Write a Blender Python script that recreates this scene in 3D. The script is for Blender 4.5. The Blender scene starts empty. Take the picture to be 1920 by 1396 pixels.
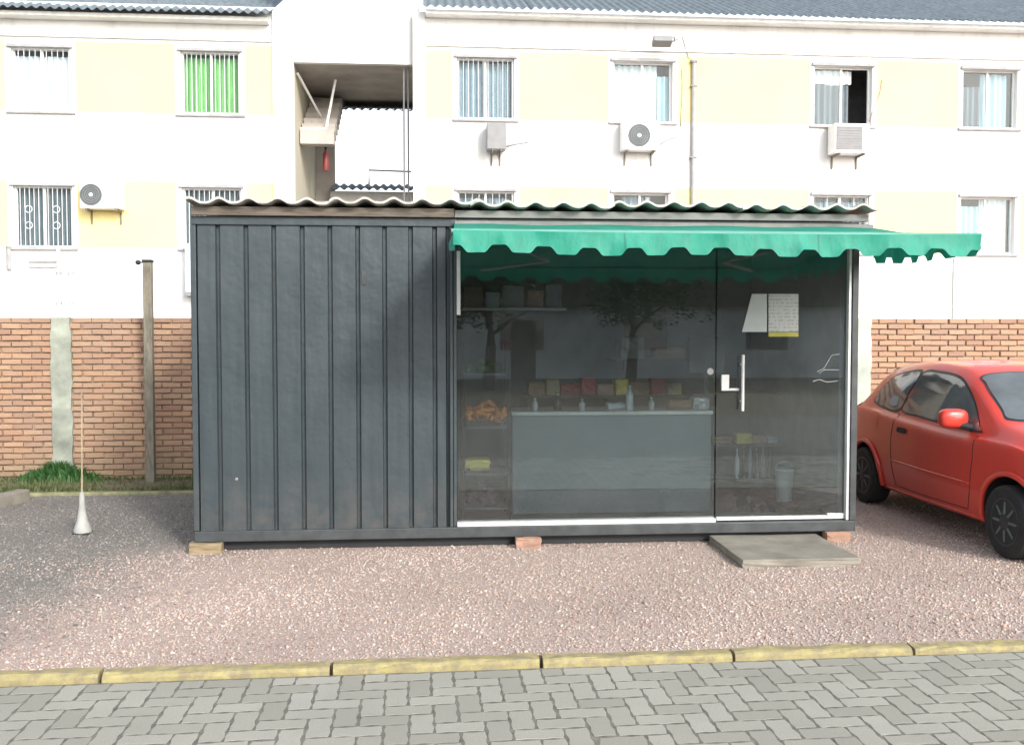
import bpy, bmesh, math, random
import numpy as np
from mathutils import Vector, Matrix
random.seed(7); rng = np.random.default_rng(7)
sc = bpy.context.scene
col = sc.collection
R = math.radians

# ------------------------------------------------------------------ camera
FPX, CX, CY, HOR = 1900.0, 960.0, 698.0, 620.0      # focal length, centre and horizon in photo pixels
YAW, CAMZ = R(5.0), 1.60
PITCH = math.atan((CY - HOR) / FPX)
CAM = Vector((0, 0, CAMZ))
FWD = Vector((math.sin(YAW) * math.cos(PITCH), math.cos(YAW) * math.cos(PITCH), -math.sin(PITCH)))
RGT = Vector((math.cos(YAW), -math.sin(YAW), 0))
UPV = RGT.cross(FWD)
cam_d = bpy.data.cameras.new('camera')
cam = bpy.data.objects.new('camera', cam_d); col.objects.link(cam)
cam_d.sensor_width = 36.0; cam_d.lens = FPX / 1920.0 * 36.0
cam_d.clip_start = 0.05; cam_d.clip_end = 2000
cam.location = CAM
cam.rotation_euler = Matrix((RGT, UPV, -FWD)).transposed().to_euler()
sc.camera = cam

# ------------------------------------------------------------------ light
SUN = Vector((0.50, -1.0, 0.57)).normalized()        # towards the sun: behind the camera, to the right
EL = math.asin(SUN.z); AZ = math.atan2(SUN.x, SUN.y)
w = bpy.data.worlds.new('World'); sc.world = w; w.use_nodes = True
nt = w.node_tree; bg = nt.nodes['Background']
sky = nt.nodes.new('ShaderNodeTexSky'); sky.sky_type = 'NISHITA'; sky.sun_disc = False
sky.sun_elevation = EL; sky.sun_rotation = AZ
sky.air_density = 1.0; sky.dust_density = 2.0; sky.ozone_density = 1.0
hs = nt.nodes.new('ShaderNodeHueSaturation'); hs.inputs['Saturation'].default_value = 0.36
nt.links.new(sky.outputs[0], hs.inputs['Color']); nt.links.new(hs.outputs[0], bg.inputs[0])
bg.inputs[1].default_value = 0.15
sl = bpy.data.lights.new('sun', 'SUN'); so = bpy.data.objects.new('sun', sl); col.objects.link(so)
sl.energy = 1.15; sl.angle = R(8.0); sl.color = (1.0, 0.965, 0.91)
so.rotation_euler = SUN.to_track_quat('Z', 'Y').to_euler(); so.location = (20, -40, 30)
sc.view_settings.view_transform = 'Standard'; sc.view_settings.look = 'None'
sc.view_settings.gamma = 1.0; sc.view_settings.use_curve_mapping = False
sc.view_settings.exposure = 1.28

# ------------------------------------------------------------------ helpers
def ray(px, py): return FWD + RGT * ((px - CX) / FPX) + UPV * ((CY - py) / FPX)
def at(px, py, Y):                                     # the point at depth plane y = Y seen at a photo pixel
    d = ray(px, py); return CAM + d * (Y / d.y)
def gnd(px, py, z=0.0):                                # the point on level z seen at a photo pixel
    d = ray(px, py); return CAM + d * ((z - CAMZ) / d.z)
def X(px, Y): return at(px, HOR, Y).x
def Z(px, py, Y): return at(px, py, Y).z

def tag(o, label=None, cat=None, group=None, kind=None):
    if label: o['label'] = label
    if cat: o['category'] = cat
    if group: o['group'] = group
    if kind: o['kind'] = kind
    return o
def thing(name, label, cat, loc=(0, 0, 0), group=None, rz=0.0):
    o = bpy.data.objects.new(name, None); col.objects.link(o)
    o.location = loc; o.rotation_euler = (0, 0, rz); o.empty_display_size = 0.1
    return tag(o, label, cat, group)
def struct_root(name, loc=(0, 0, 0)):
    o = bpy.data.objects.new(name, None); col.objects.link(o); o.location = loc
    o['kind'] = 'structure'; return o
def origin_of(p):
    v = Vector((0, 0, 0))
    while p is not None: v += p.location; p = p.parent
    return v

class MB:
    def __init__(s): s.v = []; s.f = []; s.sm = []
    def quad(s, a, b, c, d):
        n = len(s.v); s.v += [tuple(a), tuple(b), tuple(c), tuple(d)]; s.f.append((n, n+1, n+2, n+3)); return s
    def box(s, x0, x1, y0, y1, z0, z1):
        n = len(s.v)
        s.v += [(x0,y0,z0),(x1,y0,z0),(x1,y1,z0),(x0,y1,z0),(x0,y0,z1),(x1,y0,z1),(x1,y1,z1),(x0,y1,z1)]
        s.f += [tuple(n+i for i in q) for q in ((0,3,2,1),(4,5,6,7),(0,1,5,4),(1,2,6,5),(2,3,7,6),(3,0,4,7))]
        return s
    def obox(s, c, size, mat):                          # oriented box: rotation matrix mat
        n = len(s.v); hx, hy, hz = size[0]/2, size[1]/2, size[2]/2; c = Vector(c)
        for q in ((-hx,-hy,-hz),(hx,-hy,-hz),(hx,hy,-hz),(-hx,hy,-hz),(-hx,-hy,hz),(hx,-hy,hz),(hx,hy,hz),(-hx,hy,hz)):
            s.v.append(tuple(c + mat @ Vector(q)))
        s.f += [tuple(n+i for i in q) for q in ((0,3,2,1),(4,5,6,7),(0,1,5,4),(1,2,6,5),(2,3,7,6),(3,0,4,7))]
        return s
    def tube(s, pts, r, n=8, cap=True):
        pts = [Vector(p) for p in pts]; rr = r if isinstance(r, (list, tuple)) else [r]*len(pts); base = len(s.v)
        for i, p in enumerate(pts):
            d = (pts[min(i+1, len(pts)-1)] - pts[max(i-1, 0)]).normalized()
            a = d.cross(Vector((0, 0, 1)))
            if a.length < 1e-3: a = d.cross(Vector((0, 1, 0)))
            a.normalize(); b = a.cross(d)
            for k in range(n):
                t = 2*math.pi*k/n; s.v.append(tuple(p + (a*math.cos(t) + b*math.sin(t))*rr[i]))
        for i in range(len(pts)-1):
            for k in range(n):
                k2 = (k+1) % n
                s.f.append((base+i*n+k, base+(i+1)*n+k, base+(i+1)*n+k2, base+i*n+k2))
        if cap:
            s.f.append(tuple(base+k for k in range(n)))
            e = base+(len(pts)-1)*n; s.f.append(tuple(e+n-1-k for k in range(n)))
        return s
    def lathe(s, c, prof, n=20, axis='Z'):
        base = len(s.v); c = Vector(c)
        for r, h in prof:
            for k in range(n):
                t = 2*math.pi*k/n
                if axis == 'Z': q = Vector((r*math.cos(t), r*math.sin(t), h))
                elif axis == 'Y': q = Vector((r*math.cos(t), h, r*math.sin(t)))
                else: q = Vector((h, r*math.cos(t), r*math.sin(t)))
                s.v.append(tuple(c + q))
        for i in range(len(prof)-1):
            for k in range(n):
                k2 = (k+1) % n
                s.f.append((base+i*n+k, base+i*n+k2, base+(i+1)*n+k2, base+(i+1)*n+k))
        s.f.append(tuple(base+n-1-k for k in range(n)))
        e = base+(len(prof)-1)*n; s.f.append(tuple(e+k for k in range(n)))
        return s
    def prism(s, poly, y0, y1):                          # polygon in x,z extruded along y
        n = len(poly); b = len(s.v)
        s.v += [(x, y0, z) for x, z in poly] + [(x, y1, z) for x, z in poly]
        s.f.append(tuple(b+i for i in range(n))); s.f.append(tuple(b+2*n-1-i for i in range(n)))
        for i in range(n):
            j = (i+1) % n; s.f.append((b+j, b+i, b+n+i, b+n+j))
        return s
    def grid(s, fn, nu, nv):
        b = len(s.v)
        for i in range(nu+1):
            for j in range(nv+1): s.v.append(tuple(fn(i/nu, j/nv)))
        for i in range(nu):
            for j in range(nv):
                s.f.append((b+i*(nv+1)+j, b+(i+1)*(nv+1)+j, b+(i+1)*(nv+1)+j+1, b+i*(nv+1)+j+1))
        return s
    def build(s, name, mat, parent=None, smooth=False, local=False, bevel=0, fix=True):
        me = bpy.data.meshes.new(name)
        o0 = Vector((0, 0, 0)) if (local or parent is None) else origin_of(parent)
        me.from_pydata([(v[0]-o0.x, v[1]-o0.y, v[2]-o0.z) for v in s.v], [], s.f)
        if fix:
            bm = bmesh.new(); bm.from_mesh(me); bmesh.ops.recalc_face_normals(bm, faces=bm.faces); bm.to_mesh(me); bm.free()
        if smooth:
            me.polygons.foreach_set('use_smooth', [True]*len(me.polygons))
        for m in (mat if isinstance(mat, (list, tuple)) else [mat]): me.materials.append(m)
        o = bpy.data.objects.new(name, me); col.objects.link(o)
        if parent is not None: o.parent = parent
        if smooth == 'auto':
            try: me.set_sharp_from_angle(angle=R(35))
            except Exception: pass
        if bevel:
            m = o.modifiers.new('bevel', 'BEVEL'); m.width = bevel; m.segments = 2; m.limit_method = 'ANGLE'
        return o

def link_mesh(name, me, parent, loc, rot=(0, 0, 0), scale=(1, 1, 1)):
    o = bpy.data.objects.new(name, me); col.objects.link(o); o.parent = parent
    o.location = loc; o.rotation_euler = rot; o.scale = scale; return o

# ------------------------------------------------------------------ materials
def lin(c):
    f = lambda u: u/12.92 if u <= 0.04045 else ((u+0.055)/1.055)**2.4
    return tuple(f(x/255.0) for x in c)
class NT:
    def __init__(s, name):
        s.m = bpy.data.materials.new(name); s.m.use_nodes = True; s.t = s.m.node_tree
        s.b = s.t.nodes['Principled BSDF']; s.out = s.t.nodes['Material Output']
    def n(s, typ, **kw):
        nd = s.t.nodes.new('ShaderNode'+typ)
        for k, v in kw.items():
            if k in nd.inputs: nd.inputs[k].default_value = v
            else: setattr(nd, k, v)
        return nd
    def l(s, a, b): s.t.links.new(a, b)
    def pos(s): return s.n('NewGeometry').outputs['Position']
    def noise(s, scale, vec=None, detail=4, rough=0.6, stretch=None):
        nd = s.n('TexNoise'); nd.inputs['Scale'].default_value = scale; nd.inputs['Detail'].default_value = detail; nd.inputs['Roughness'].default_value = rough
        v = vec if vec is not None else s.pos()
        if stretch:
            mp = s.n('Mapping'); mp.inputs['Scale'].default_value = stretch; s.l(v, mp.inputs['Vector']); v = mp.outputs[0]
        s.l(v, nd.inputs['Vector']); return nd.outputs['Fac']
    def ramp(s, fac, stops):
        nd = s.n('ValToRGB'); e = nd.color_ramp.elements
        while len(e) < len(stops): e.new(0.5)
        for i, (p, c) in enumerate(stops):
            e[i].position = p; e[i].color = (c[0], c[1], c[2], 1) if not isinstance(c, float) else (c, c, c, 1)
        s.l(fac, nd.inputs[0]); return nd.outputs[0]
    def mix(s, fac, a, b, mode='MIX'):
        nd = s.n('Mix', data_type='RGBA', blend_type=mode)
        for sock, v in ((nd.inputs[0], fac), (nd.inputs[6], a), (nd.inputs[7], b)):
            if hasattr(v, 'is_output'): s.l(v, sock)
            elif isinstance(v, (int, float)): sock.default_value = v
            else: sock.default_value = (v[0], v[1], v[2], 1)
        return nd.outputs[2]
    def math(s, op, a, b=0.0, clamp=False):
        nd = s.n('Math', operation=op, use_clamp=clamp)
        for sock, v in ((nd.inputs[0], a), (nd.inputs[1], b)):
            if hasattr(v, 'is_output'): s.l(v, sock)
            else: sock.default_value = v
        return nd.outputs[0]
    def bump(s, h, strength=0.3, dist=0.01):
        nd = s.n('Bump'); nd.inputs['Strength'].default_value = strength; nd.inputs['Distance'].default_value = dist
        s.l(h, nd.inputs['Height']); s.l(nd.outputs[0], s.b.inputs['Normal'])
    def base(s, c):
        if hasattr(c, 'is_output'): s.l(c, s.b.inputs['Base Color'])
        else: s.b.inputs['Base Color'].default_value = (c[0], c[1], c[2], 1)
    def rnd(s):                                           # per object and per island random
        a = s.n('ObjectInfo').outputs['Random']; b = s.n('NewGeometry').outputs['Random Per Island']
        return s.math('FRACT', s.math('ADD', a, b))
    def set(s, rough=0.6, metal=0.0, spec=0.5):
        s.b.inputs['Roughness'].default_value = rough; s.b.inputs['Metallic'].default_value = metal
        s.b.inputs['Specular IOR Level'].default_value = spec; return s

def simple(name, c, rough=0.6, metal=0.0, var=0.18, scale=6.0, bump=0.0, bscale=60, spec=0.5, stretch=None):
    t = NT(name); c = Vector(c)
    n1 = t.noise(scale, stretch=stretch)
    t.base(t.ramp(n1, [(0.3, tuple(c*(1-var))), (0.7, tuple(c*(1+var)))]))
    t.set(rough, metal, spec)
    if bump: t.bump(t.noise(bscale), bump, 0.005)
    return t.m

M = {}
# container paint: charcoal with rain streaks, dust low down, chips
def mk_container():
    t = NT('charcoal_paint')
    streak = t.noise(3.0, stretch=(6, 6, 0.35), detail=5)
    blot = t.noise(1.3, detail=5)
    c = t.ramp(streak, [(0.25, (0.029, 0.041, 0.047)), (0.75, (0.048, 0.063, 0.071))])
    c = t.mix(t.ramp(blot, [(0.45, 0.0), (0.75, 0.35)]), c, (0.050, 0.064, 0.072))
    chip = t.ramp(t.noise(9.0, detail=6, rough=0.7), [(0.70, 0.0), (0.76, 0.8)])
    c = t.mix(chip, c, (0.19, 0.20, 0.20))
    z = t.n('SeparateXYZ'); t.l(t.pos(), z.inputs[0])
    low = t.math('MULTIPLY', t.math('SUBTRACT', 1.0, t.math('MULTIPLY', z.outputs[2], 1.7), True), t.ramp(t.noise(7, detail=7, rough=.7), [(.38, 0.0), (.62, 1.0)]))
    c = t.mix(low, c, (0.095, 0.088, 0.082))
    t.base(c); t.set(0.42, 0.0, 0.45); t.bump(t.noise(4, detail=3), 0.45, 0.025); return t.m
M['paint'] = mk_container()
M['rail'] = simple('grey_rail_paint', (0.046, 0.052, 0.055), 0.55, var=0.35, scale=7, bump=0.1)
M['board'] = simple('weathered_board', (0.12, 0.10, 0.08), 0.85, var=0.45, scale=5, stretch=(1, 1, 9), bump=0.3)
M['cassette'] = simple('pale_metal', (0.15, 0.155, 0.145), 0.6, var=0.35, scale=4)
def mk_fibre(name, c, lich):
    t = NT(name); c = Vector(c)
    a = t.ramp(t.noise(4, detail=6), [(0.3, tuple(c*0.7)), (0.7, tuple(c*1.25))])
    a = t.mix(t.ramp(t.noise(11, detail=6, rough=0.75), [(0.5, 0.0), (0.7, 0.7)]), a, lich)
    t.base(a); t.set(0.9); t.bump(t.noise(80), 0.2, 0.004); return t.m
M['wave'] = mk_fibre('weathered_fibre_cement', (0.50, 0.48, 0.44), (0.24, 0.22, 0.18))
M['roof'] = mk_fibre('blue_grey_roof', (0.13, 0.165, 0.19), (0.20, 0.22, 0.23))
def mk_glass(name, tint, f0=1.5, rough=0.0, dirt=0.0):
    t = NT(name); t.t.nodes.remove(t.b)
    tr = t.n('BsdfTransparent'); tr.inputs[0].default_value = (*tint, 1)
    gl = t.n('BsdfGlossy'); gl.inputs['Roughness'].default_value = rough; gl.inputs[0].default_value = (1, 1, 1, 1)
    fr = t.n('Fresnel'); fr.inputs[0].default_value = f0
    mx = t.n('MixShader'); t.l(fr.outputs[0], mx.inputs[0]); t.l(tr.outputs[0], mx.inputs[1]); t.l(gl.outputs[0], mx.inputs[2])
    res = mx.outputs[0]
    if dirt:
        df = t.n('BsdfDiffuse'); df.inputs[0].default_value = (0.5, 0.5, 0.48, 1)
        m2 = t.n('MixShader'); k = t.ramp(t.noise(2.2, detail=6), [(0.3, dirt*0.3), (0.75, dirt)])
        t.l(k, m2.inputs[0]); t.l(res, m2.inputs[1]); t.l(df.outputs[0], m2.inputs[2]); res = m2.outputs[0]
    t.l(res, t.out.inputs[0]); return t.m
M['glass'] = mk_glass('shop_glass', (0.84, 0.91, 0.92), 1.88, 0.0, 0.045)  # dirt film raised to put a pale haze over the pane
M['pane'] = mk_glass('window_pane', (0.90, 0.94, 0.95), 1.3, 0.0, 0.015)
M['carglass'] = mk_glass('car_glass', (0.28, 0.33, 0.34), 1.55, 0.0, 0.02)
M['alu'] = simple('brushed_aluminium', (0.60, 0.61, 0.61), 0.45, 0.25, var=0.08)
M['white_alu'] = simple('white_enamel', (0.80, 0.80, 0.79), 0.4, var=0.04)
M['steel'] = simple('polished_steel', (0.66, 0.67, 0.68), 0.2, 1.0, var=0.05)
M['dark'] = simple('dark_rubber', (0.02, 0.021, 0.023), 0.7, var=0.2)
M['tyre'] = simple('tyre_rubber', (0.022, 0.022, 0.024), 0.8, var=0.3, scale=12, bump=0.2)
M['black_plastic'] = simple('black_plastic', (0.03, 0.032, 0.036), 0.5, var=0.2)
def mk_awning():
    t = NT('green_canvas')
    a = t.ramp(t.noise(2.5, detail=5, stretch=(1, 1, 2)), [(0.3, (0.008, 0.22, 0.145)), (0.7, (0.016, 0.31, 0.215))])
    a = t.mix(t.ramp(t.noise(14, detail=6, rough=0.7), [(0.52, 0.0), (0.8, 0.3)]), a, (0.10, 0.34, 0.26))
    x = t.n('SeparateXYZ'); t.l(t.pos(), x.inputs[0])
    sm = t.math('LESS_THAN', t.math('FRACT', t.math('MULTIPLY', x.outputs[0], .86)), .010)
    a = t.mix(t.math('MULTIPLY', sm, .6), a, (0.006, 0.12, 0.085))
    a = t.mix(t.ramp(t.noise(3.0, stretch=(5, 1, .6), detail=6), [(.5, 0.0), (.75, .5)]), a, (0.02, 0.17, 0.12))
    t.base(a); t.set(0.6); t.bump(t.noise(5, detail=3, stretch=(2.0, 1, .9)), 0.35, 0.03)
    tl = t.n('BsdfTranslucent'); t.l(a, tl.inputs[0])
    mx = t.n('MixShader'); mx.inputs[0].default_value = 0.18
    t.l(t.b.outputs[0], mx.inputs[1]); t.l(tl.outputs[0], mx.inputs[2]); t.l(mx.outputs[0], t.out.inputs[0]); return t.m
M['awning'] = mk_awning()
M['trim'] = simple('pale_trim', (0.10, 0.30, 0.24), 0.6, var=0.1)
def mk_brick():
    t = NT('salmon_brick')
    r = t.rnd()
    a = t.ramp(r, [(0.0, (0.37, 0.215, 0.14)), (0.25, (0.43, 0.265, 0.165)), (0.5, (0.345, 0.21, 0.145)), (0.75, (0.44, 0.29, 0.185)), (1.0, (0.31, 0.18, 0.125))])
    a = t.mix(t.ramp(t.noise(1.1, detail=5), [(0.45, 0.0), (0.7, 0.55)]), a, (0.36, 0.26, 0.20))
    a = t.mix(t.ramp(t.noise(30, detail=5), [(0.5, 0.0), (0.75, 0.5)]), a, (0.30, 0.19, 0.13))
    z = t.n('SeparateXYZ'); t.l(t.pos(), z.inputs[0])
    wet = t.math('MULTIPLY', t.math('SUBTRACT', 1.0, t.math('MULTIPLY', z.outputs[2], 2.5), True), t.noise(4, detail=6))
    a = t.mix(wet, a, (0.17, 0.17, 0.10))
    t.base(a); t.set(0.9); t.bump(t.noise(70), 0.5, 0.006); return t.m
M['brick'] = mk_brick()
M['mortar'] = simple('mortar', (0.29, 0.215, 0.155), 0.95, var=0.3, scale=5, bump=0.4)
M['pillar'] = simple('mossy_concrete', (0.30, 0.32, 0.265), 0.9, var=0.35, scale=4, bump=0.3)
M['pale_pillar'] = simple('pale_concrete', (0.42, 0.46, 0.40), 0.9, var=0.25, scale=3, bump=0.3)
M['concrete'] = simple('grey_concrete', (0.235, 0.215, 0.18), 0.9, var=0.25, scale=5, bump=0.35)
M['mossy'] = simple('mossy_edging', (0.24, 0.235, 0.13), 0.95, var=0.4, scale=9, bump=0.4)
M['wood'] = simple('old_timber', (0.26, 0.20, 0.12), 0.85, var=0.35, scale=7, stretch=(1, 8, 8), bump=0.3)
M['block'] = simple('clay_block', (0.33, 0.20, 0.145), 0.9, var=0.25, scale=9, bump=0.3)
M['rust'] = simple('weathered_steel_post', (0.185, 0.165, 0.125), 0.75, var=0.4, scale=6, stretch=(4, 4, 1), bump=0.2)
def mk_wall(name, c, dirt=0.12):
    t = NT(name); c = Vector(c)
    a = t.ramp(t.noise(0.9, detail=6), [(0.3, tuple(c*0.93)), (0.7, tuple(c*1.03))])
    st = t.ramp(t.noise(1.2, stretch=(2.5, 2.5, 0.25), detail=7, rough=0.65), [(0.50, 0.0), (0.8, dirt*4)])
    a = t.mix(st, a, (0.40, 0.40, 0.36)); t.base(a); t.set(0.85); t.bump(t.noise(45, detail=3), 0.15, 0.004); return t.m
M['wall'] = mk_wall('white_painted_plaster', (0.80, 0.80, 0.785))
M['yellow'] = mk_wall('yellow_painted_plaster', (0.87, 0.72, 0.325), 0.02)
M['stain'] = mk_fibre('mould_stained_plaster', (0.56, 0.60, 0.57), (0.44, 0.50, 0.47))
M['beige'] = mk_wall('beige_plaster', (0.52, 0.48, 0.38))
M['soffit'] = simple('raw_concrete_soffit', (0.40, 0.37, 0.34), 0.9, var=0.2, scale=2)
M['ledge'] = simple('grey_ledge', (0.36, 0.355, 0.36), 0.85, var=0.15)
M['grey_frame'] = simple('grey_window_frame', (0.24, 0.24, 0.245), 0.6, var=0.1)
M['room'] = simple('dim_room', (0.22, 0.22, 0.23), 0.9)
def mk_kerb():
    t = NT('worn_yellow_paint')
    a = t.ramp(t.noise(5, detail=5), [(0.3, (0.32, 0.27, 0.11)), (0.7, (0.40, 0.345, 0.16))])
    wear = t.ramp(t.noise(17, detail=7, rough=0.72), [(0.40, 0.0), (0.60, 0.9)])
    a = t.mix(wear, a, (0.235, 0.20, 0.125)); t.base(a); t.set(0.85); t.bump(t.noise(60), 0.5, 0.006); return t.m
M['kerb'] = mk_kerb()
def mk_paver():
    t = NT('concrete_paver')
    a = t.ramp(t.rnd(), [(0.0, (0.29, 0.28, 0.235)), (0.5, (0.35, 0.34, 0.29)), (1.0, (0.39, 0.375, 0.325))])
    a = t.mix(t.ramp(t.noise(1.6, detail=6), [(0.42, 0.0), (0.75, 0.4)]), a, (0.22, 0.22, 0.19))
    a = t.mix(t.ramp(t.noise(140, detail=2), [(0.4, 0.0), (0.75, 0.5)]), a, (0.20, 0.20, 0.185))
    t.base(a); t.set(0.9); t.bump(t.noise(160, detail=2), 0.5, 0.004); return t.m
M['paver'] = mk_paver()
M['sand'] = simple('joint_sand', (0.15, 0.142, 0.12), 0.95, var=0.4, scale=20)
GX = -1.95
def gravel_base(name):
    t = NT(name)
    v = t.n('TexVoronoi'); v.inputs['Scale'].default_value = 95; t.l(t.pos(), v.inputs['Vector'])
    r = t.n('SeparateColor'); t.l(v.outputs['Color'], r.inputs[0])
    pink = t.ramp(r.outputs[0], [(0.0, (0.34, 0.245, 0.21)), (0.35, (0.41, 0.31, 0.27)), (0.7, (0.45, 0.36, 0.32)), (1.0, (0.39, 0.34, 0.305))])
    grey = t.ramp(r.outputs[1], [(0.0, (0.13, 0.122, 0.11)), (0.5, (0.18, 0.168, 0.152)), (1.0, (0.24, 0.225, 0.205))])
    xyz = t.n('SeparateXYZ'); t.l(t.pos(), xyz.inputs[0])
    k = t.math('ADD', t.math('SUBTRACT', t.math('SUBTRACT', t.math('MULTIPLY', xyz.outputs[1], .45), 4.985), xyz.outputs[0]), t.math('MULTIPLY', t.math('SUBTRACT', t.noise(1.1, detail=5), 0.5), 1.8))
    k = t.math('MULTIPLY_ADD', k, 0.9); k.node.inputs[2].default_value = 0.5; k.node.use_clamp = True
    far = t.math('MULTIPLY', t.math('SUBTRACT', xyz.outputs[1], 7.7), 0.9, True)   # soil and dark grit behind the kiosk front
    k = t.math('MAXIMUM', k, t.math('MULTIPLY', far, t.math('LESS_THAN', xyz.outputs[0], 0.5)))
    a = t.mix(k, pink, grey)
    a = t.mix(t.ramp(t.noise(2.0, detail=5), [(0.45, 0.0), (0.8, 0.3)]), a, (0.26, 0.215, 0.185))
    t.base(a); t.set(0.95)
    h = t.math('SUBTRACT', 1.0, v.outputs['Distance']); t.bump(h, 0.6, 0.006); return t.m
M['gravel'] = gravel_base('gravel_bed')
def mk_stone():
    t = NT('gravel_stone'); a = t.n('VertexColor'); a.layer_name = 'col'
    t.base(a.outputs[0]); t.set(0.9); return t.m
M['stone'] = mk_stone()
def mk_leaf(name, c0, c1):
    t = NT(name); t.base(t.ramp(t.rnd(), [(0.0, c0), (1.0, c1)])); t.set(0.6)
    tl = t.n('BsdfTranslucent'); tl.inputs[0].default_value = (*c1, 1)
    mx = t.n('MixShader'); mx.inputs[0].default_value = 0.25
    t.l(t.b.outputs[0], mx.inputs[1]); t.l(tl.outputs[0], mx.inputs[2]); t.l(mx.outputs[0], t.out.inputs[0]); return t.m
M['grass'] = mk_leaf('grass_blades', (0.07, 0.095, 0.03), (0.17, 0.20, 0.085))
M['weed'] = mk_leaf('weed_leaves', (0.035, 0.12, 0.03), (0.10, 0.23, 0.075))
M['leaf'] = mk_leaf('tree_leaves', (0.03, 0.06, 0.02), (0.09, 0.13, 0.04))
M['bark'] = simple('bark', (0.10, 0.075, 0.055), 0.9, var=0.3)
M['soil'] = simple('soil', (0.15, 0.125, 0.08), 0.95, var=0.4, scale=9, bump=0.5)
def mk_red():
    t = NT('red_car_paint'); t.base(t.ramp(t.noise(1.5), [(0.3, (0.60, 0.044, 0.028)), (0.7, (0.66, 0.052, 0.032))])); t.set(0.38)
    t.b.inputs['Coat Weight'].default_value = 0.45; t.b.inputs['Coat Roughness'].default_value = 0.08; return t.m
M['red'] = mk_red()
M['plain_red'] = simple('plain_red', (0.26, 0.05, 0.05), 0.5)
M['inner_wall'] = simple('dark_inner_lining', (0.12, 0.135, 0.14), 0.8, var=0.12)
M['inner_light'] = simple('lit_grey_lining', (0.34, 0.37, 0.39), 0.8, var=0.1)  # paler lining tone stands in for light and reflection on the right wall
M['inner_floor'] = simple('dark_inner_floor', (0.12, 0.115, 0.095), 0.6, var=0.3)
M['counter'] = simple('grey_laminate', (0.17, 0.215, 0.235), 0.3, var=0.08)

# ------------------------------------------------------------------ ground, road, kerb
YK = 4.90                                                 # back of the kerb
g0 = gnd(960, 1236); KY = g0.y                             # kerb line
YROAD = gnd(960, 1250, 0.0).y
MB().quad((-600, -600, -0.16), (600, -600, -0.16), (600, 600, -0.16), (-600, 600, -0.16)).build('ground', M['soil'])['kind'] = 'structure'
KF, KB = KY - 0.055, KY + 0.045                           # kerb front and back
KROT = R(0.9)
yard = tag(MB().box(-30, 30, KB + 0.004, 60, -0.15, 0.0).build('gravel_yard', M['gravel']), kind='structure'); yard.rotation_euler.z = KROT
road = struct_root('road', (0, 0, 0))
ROADZ = -0.028; road.rotation_euler.z = KROT
MB().box(-30, 30, -4.0, KF - 0.003, -0.15, ROADZ - 0.0014).build('joint_bed', M['sand'], road)
# herringbone pavers
UP = 0.105
def paver_mesh(name, lx, ly):
    # zigzag outline of an interlocking paver: every side runs in short steps
    out = []; amp = 0.0075
    cs = [(-lx/2, -ly/2), (lx/2, -ly/2), (lx/2, ly/2), (-lx/2, ly/2)]
    for q in range(4):
        a, b = Vector(cs[q]), Vector(cs[(q+1) % 4]); L = (b - a).length; n = max(2, round(L/0.05)); nr = Vector((-(b - a).y, (b - a).x)).normalized()
        for k in range(n):
            out.append(a + (b - a)*(k/n) + nr*(amp if (k + q) % 2 else 0.0) + (nr*0.0 if k else (b - a).normalized()*0.003))
    V, F = [], []; N = len(out)
    for sc_, z in ((1.0, -0.06), (1.0, -0.0003), (None, 0.0)):
        for p in out:
            if sc_ is None: d = p.normalized(); p = p - d*0.0025
            V.append((p.x, p.y, z))
    for r in range(2):
        for k in range(N): k2 = (k+1) % N; F.append((r*N+k, r*N+k2, (r+1)*N+k2, (r+1)*N+k))
    F.append(tuple(2*N + k for k in range(N)))
    me = bpy.data.meshes.new(name); me.from_pydata(V, [], F); me.materials.append(M['paver']); return me
GAP = 0.0065
pH = paver_mesh('paver_lengthways', 2*UP - GAP, UP - GAP); pV = paver_mesh('paver_crossways', UP - GAP, 2*UP - GAP)
top_y = KF - 0.012
near, rest = [], []
for i in range(-70, 80):
    for j in range(-26, 0):
        c = (i - j) % 4
        if c == 0: cx, cy, me, ly = (i + 1)*UP, (j + 0.5)*UP, pH, UP
        elif c == 3: cx, cy, me, ly = (i + 0.5)*UP, (j + 1)*UP, pV, 2*UP
        else: continue
        cy += top_y; 
        if cy + ly/2 > top_y + 0.02: 
            if c == 3: cy -= UP/2; me = None
        d = Vector((cx, cy, ROADZ)) - CAM
        zf = d.dot(FWD); px = CX + FPX*d.dot(RGT)/zf if zf > 0.3 else 1e9; py = CY - FPX*d.dot(UPV)/zf if zf > 0.3 else 1e9
        vis = -60 < px < 1980 and py < 1430
        (near if vis else rest).append((cx, cy, me, zf))
pS = paver_mesh('paver_half', UP - GAP, UP - GAP)
near.sort(key=lambda q: q[3]); rest += near[300:]; near = near[:300]
for cx, cy, me, zf in near:
    o = link_mesh('paver', me or pS, road, (cx + random.gauss(0, 0.0012), cy + random.gauss(0, 0.0012), ROADZ + random.gauss(0, 0.0004)),
                  (random.gauss(0, 0.003), random.gauss(0, 0.003), random.gauss(0, 0.008)))
def merge(items, name, mat, parent, kind='stuff'):
    V, F = [], []
    for me, loc, rz in items:
        b = len(V); c, s_ = math.cos(rz), math.sin(rz)
        for v in me.vertices: V.append((loc[0] + v.co.x*c - v.co.y*s_, loc[1] + v.co.x*s_ + v.co.y*c, loc[2] + v.co.z))
        for p in me.polygons: F.append(tuple(b + k for k in p.vertices))
    m = MB(); m.v = V; m.f = F
    o = m.build(name, mat, parent, fix=False); o['kind'] = kind; return o
merge([(me or pS, (cx, cy, ROADZ + random.gauss(0, 0.0012)), random.gauss(0, 0.006)) for cx, cy, me, zf in rest], 'far_pavers', M['paver'], road)

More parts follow.
